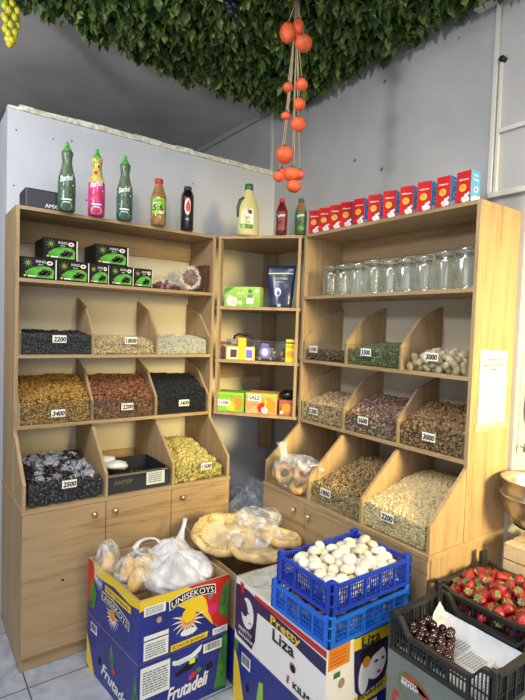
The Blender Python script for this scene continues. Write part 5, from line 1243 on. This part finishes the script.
# bagels in a tied bag, bottom left bin of the right unit
BG = mat('bagel_crust', (190, 148, 96), .45, vary=.2, vscale=25)
bl = ['upper left bread ring inside the tied clear bag', 'lower bread ring in front in the tied clear bag', 'right bread ring inside the tied clear bag', 'small bread ring at the back of the tied clear bag']
for i, (x, y, z, rx, ry) in enumerate(((-.475, -.80, .775, 1.2, .2), (-.48, -.93, .745, .5, -.3), (-.455, -.925, .80, 1.0, .4), (-.40, -.86, .76, .4, .3))):
    P = [(.035*math.cos(a), .035*math.sin(a), 0) for a in [2*math.pi*k/20 for k in range(21)]]
    o = MB().tube(P, .018, 10).build('bread_ring', BG); o.location = (x, y, z); o.rotation_euler = (rx, ry, -.9); tag(o, bl[i], 'bread ring', 'bread rings in the tied bag')
tb = thing('tied_bag', (-.46, -.87, .71), 'clear tied plastic bag of bread rings in the bottom left bin', 'bag')
TF = film('tied_bag_film', (236, 238, 242), .06, .5, .15, nscale=10, bump=.4)
MB().ball((-.455, -.865, .785), .085, .13, .075, seg=60, rings=36, amp=.18, freq=18, seed=31, ridge=True, flatz=-.073).build('bag_body', TF, tb)
MB().tube([(-.47, -.80, .835), (-.475, -.79, .87), (-.478, -.785, .905), (-.48, -.78, .93)], [.04, .018, .022, .034], 12).build('bag_neck', BAGF, tb)
MB().ball((-.44, -.90, .845), .05, .11, .03, seg=40, rings=24, amp=.35, freq=24, seed=33, ridge=True).build('bag_fold', BAGF, tb)

# ------------------------------------------------------------------ right edge: basin, wooden crate, cable
ST = mat('tinned_brass', (186, 180, 164), .28, metal=.85, vary=.08, vscale=12)
bs = thing('metal_basin', (-.06, -1.835, .80), 'brassy metal basin set in a second basin at the right edge', 'basin')
MB().lathe([(.03, -.10), (.07, -.085), (.105, -.055), (.125, -.015), (.132, .02), (.133, .05), (.139, .055), (.139, .06), (.130, .058), (.127, .03), (.118, -.01), (.10, -.045), (.06, -.07), (.001, -.08)], (-.05, -1.84, .895), 40).build('inner_basin', ST, bs)
MB().lathe([(.04, -.14), (.085, -.115), (.118, -.075), (.134, -.035), (.136, -.01), (.143, -.005), (.143, 0), (.138, .0)], (-.05, -1.84, .895), 40).build('outer_basin', ST, bs)
for z in (.915, .855):
    MB().tube([(-.175, -1.90, z), (-.195, -1.925, z), (-.175, -1.955, z), (-.15, -1.95, z)], .006, 8).build('handle', mat('dark_handle', (40, 36, 32), .4), bs)
sd = MB(); sd.tube([(-.13, -1.89, .80), (-.15, -1.90, .76), (-.14, -1.90, .735), (-.09, -1.87, .722)], .006, 8); sd.tube([(.03, -1.80, .78), (.05, -1.79, .73)], .006, 8); sd.tube([(-.05, -1.95, .79), (-.06, -1.98, .723)], .006, 8)
P = [(-.05+.08*math.cos(a), -1.84+.08*math.sin(a), .775) for a in [2*math.pi*k/20 for k in range(21)]]; sd.tube(P, .006, 8)
sd = sd.build('basin_stand', mat('black_iron', (30, 30, 32), .5), origin=(-.05, -1.84, .72)); tag(sd, 'black wire stand under the metal basin', 'stand')
PINE = wood('pale_pine', 'x', (196, 168, 128), (214, 190, 150), (224, 204, 168))
wc = thing('wooden_crate', (-.06, -1.9, 0), 'pale slatted wooden crate under the metal basin', 'crate')
for (x0, x1, y0, y1) in ((-.17, .10, -1.785, -1.775), (-.17, .10, -2.045, -2.035), (-.17, -.16, -2.035, -1.785), (.09, .10, -2.035, -1.785)):
    for z in (.60, .655):
        MB().box(x0, x1, y0, y1, z, z+.048).build('slat', PINE, wc, bevel=.001)
MB().box(-.16, .09, -2.035, -1.785, .60, .608).build('base', PINE, wc)
for i in range(4): MB().box(-.17+i*.07, -.115+i*.07, -2.045, -1.775, .704, .714).build('slat', PINE, wc, bevel=.001)
for cx in (-.165, .075):
    for cyy in (-2.04, -1.80): MB().box(cx, cx+.02, cyy, cyy+.02, 0, .60).build('leg', PINE, wc)
sk = thing('socket_box', (.11, -1.74, 1.24), 'black electrical box on the cream wall beside the daylit panel', 'electrical box')
MB().box(.07, .119, -1.93, -1.725, 1.16, 1.31).build('housing', mat('black_housing', (42, 42, 44), .45), sk, bevel=.006)
MB().box(.062, .07, -1.90, -1.75, 1.19, 1.24).build('cover', mat('black_housing2', (60, 60, 62), .4), sk, bevel=.003)
cb = MB(); P = [(.055, -1.83, 1.46), (.04, -1.79, 1.44), (.03, -1.745, 1.42), (.03, -1.75, 1.36), (.03, -1.78, 1.28), (.03, -1.775, 1.20), (.03, -1.75, 1.12), (.03, -1.74, 1.06)]
cb.tube(P, .0045, 8); cb = cb.build('white_cable', mat('white_cable_sheath', (206, 204, 196), .5), origin=(.03, -1.76, 1.3)); tag(cb, 'thin white cable hanging down beside the daylit panel', 'cable')
o = MB().tube([(.03, -1.74, 1.065), (.03, -1.735, 1.03)], .008, 8).tube([(.03, -1.715, 1.05), (.03, -1.76, 1.035)], .003, 6).build('cable_clip', mat('grey_clip', (130, 120, 110), .5), origin=(.03, -1.74, 1.05)); tag(o, 'grey clip at the lower end of the white cable', 'clip')
o = MB().box(-.642, -.60, -.512, -.508, 0, 0).build('tmp', WX); bpy.data.objects.remove(o)
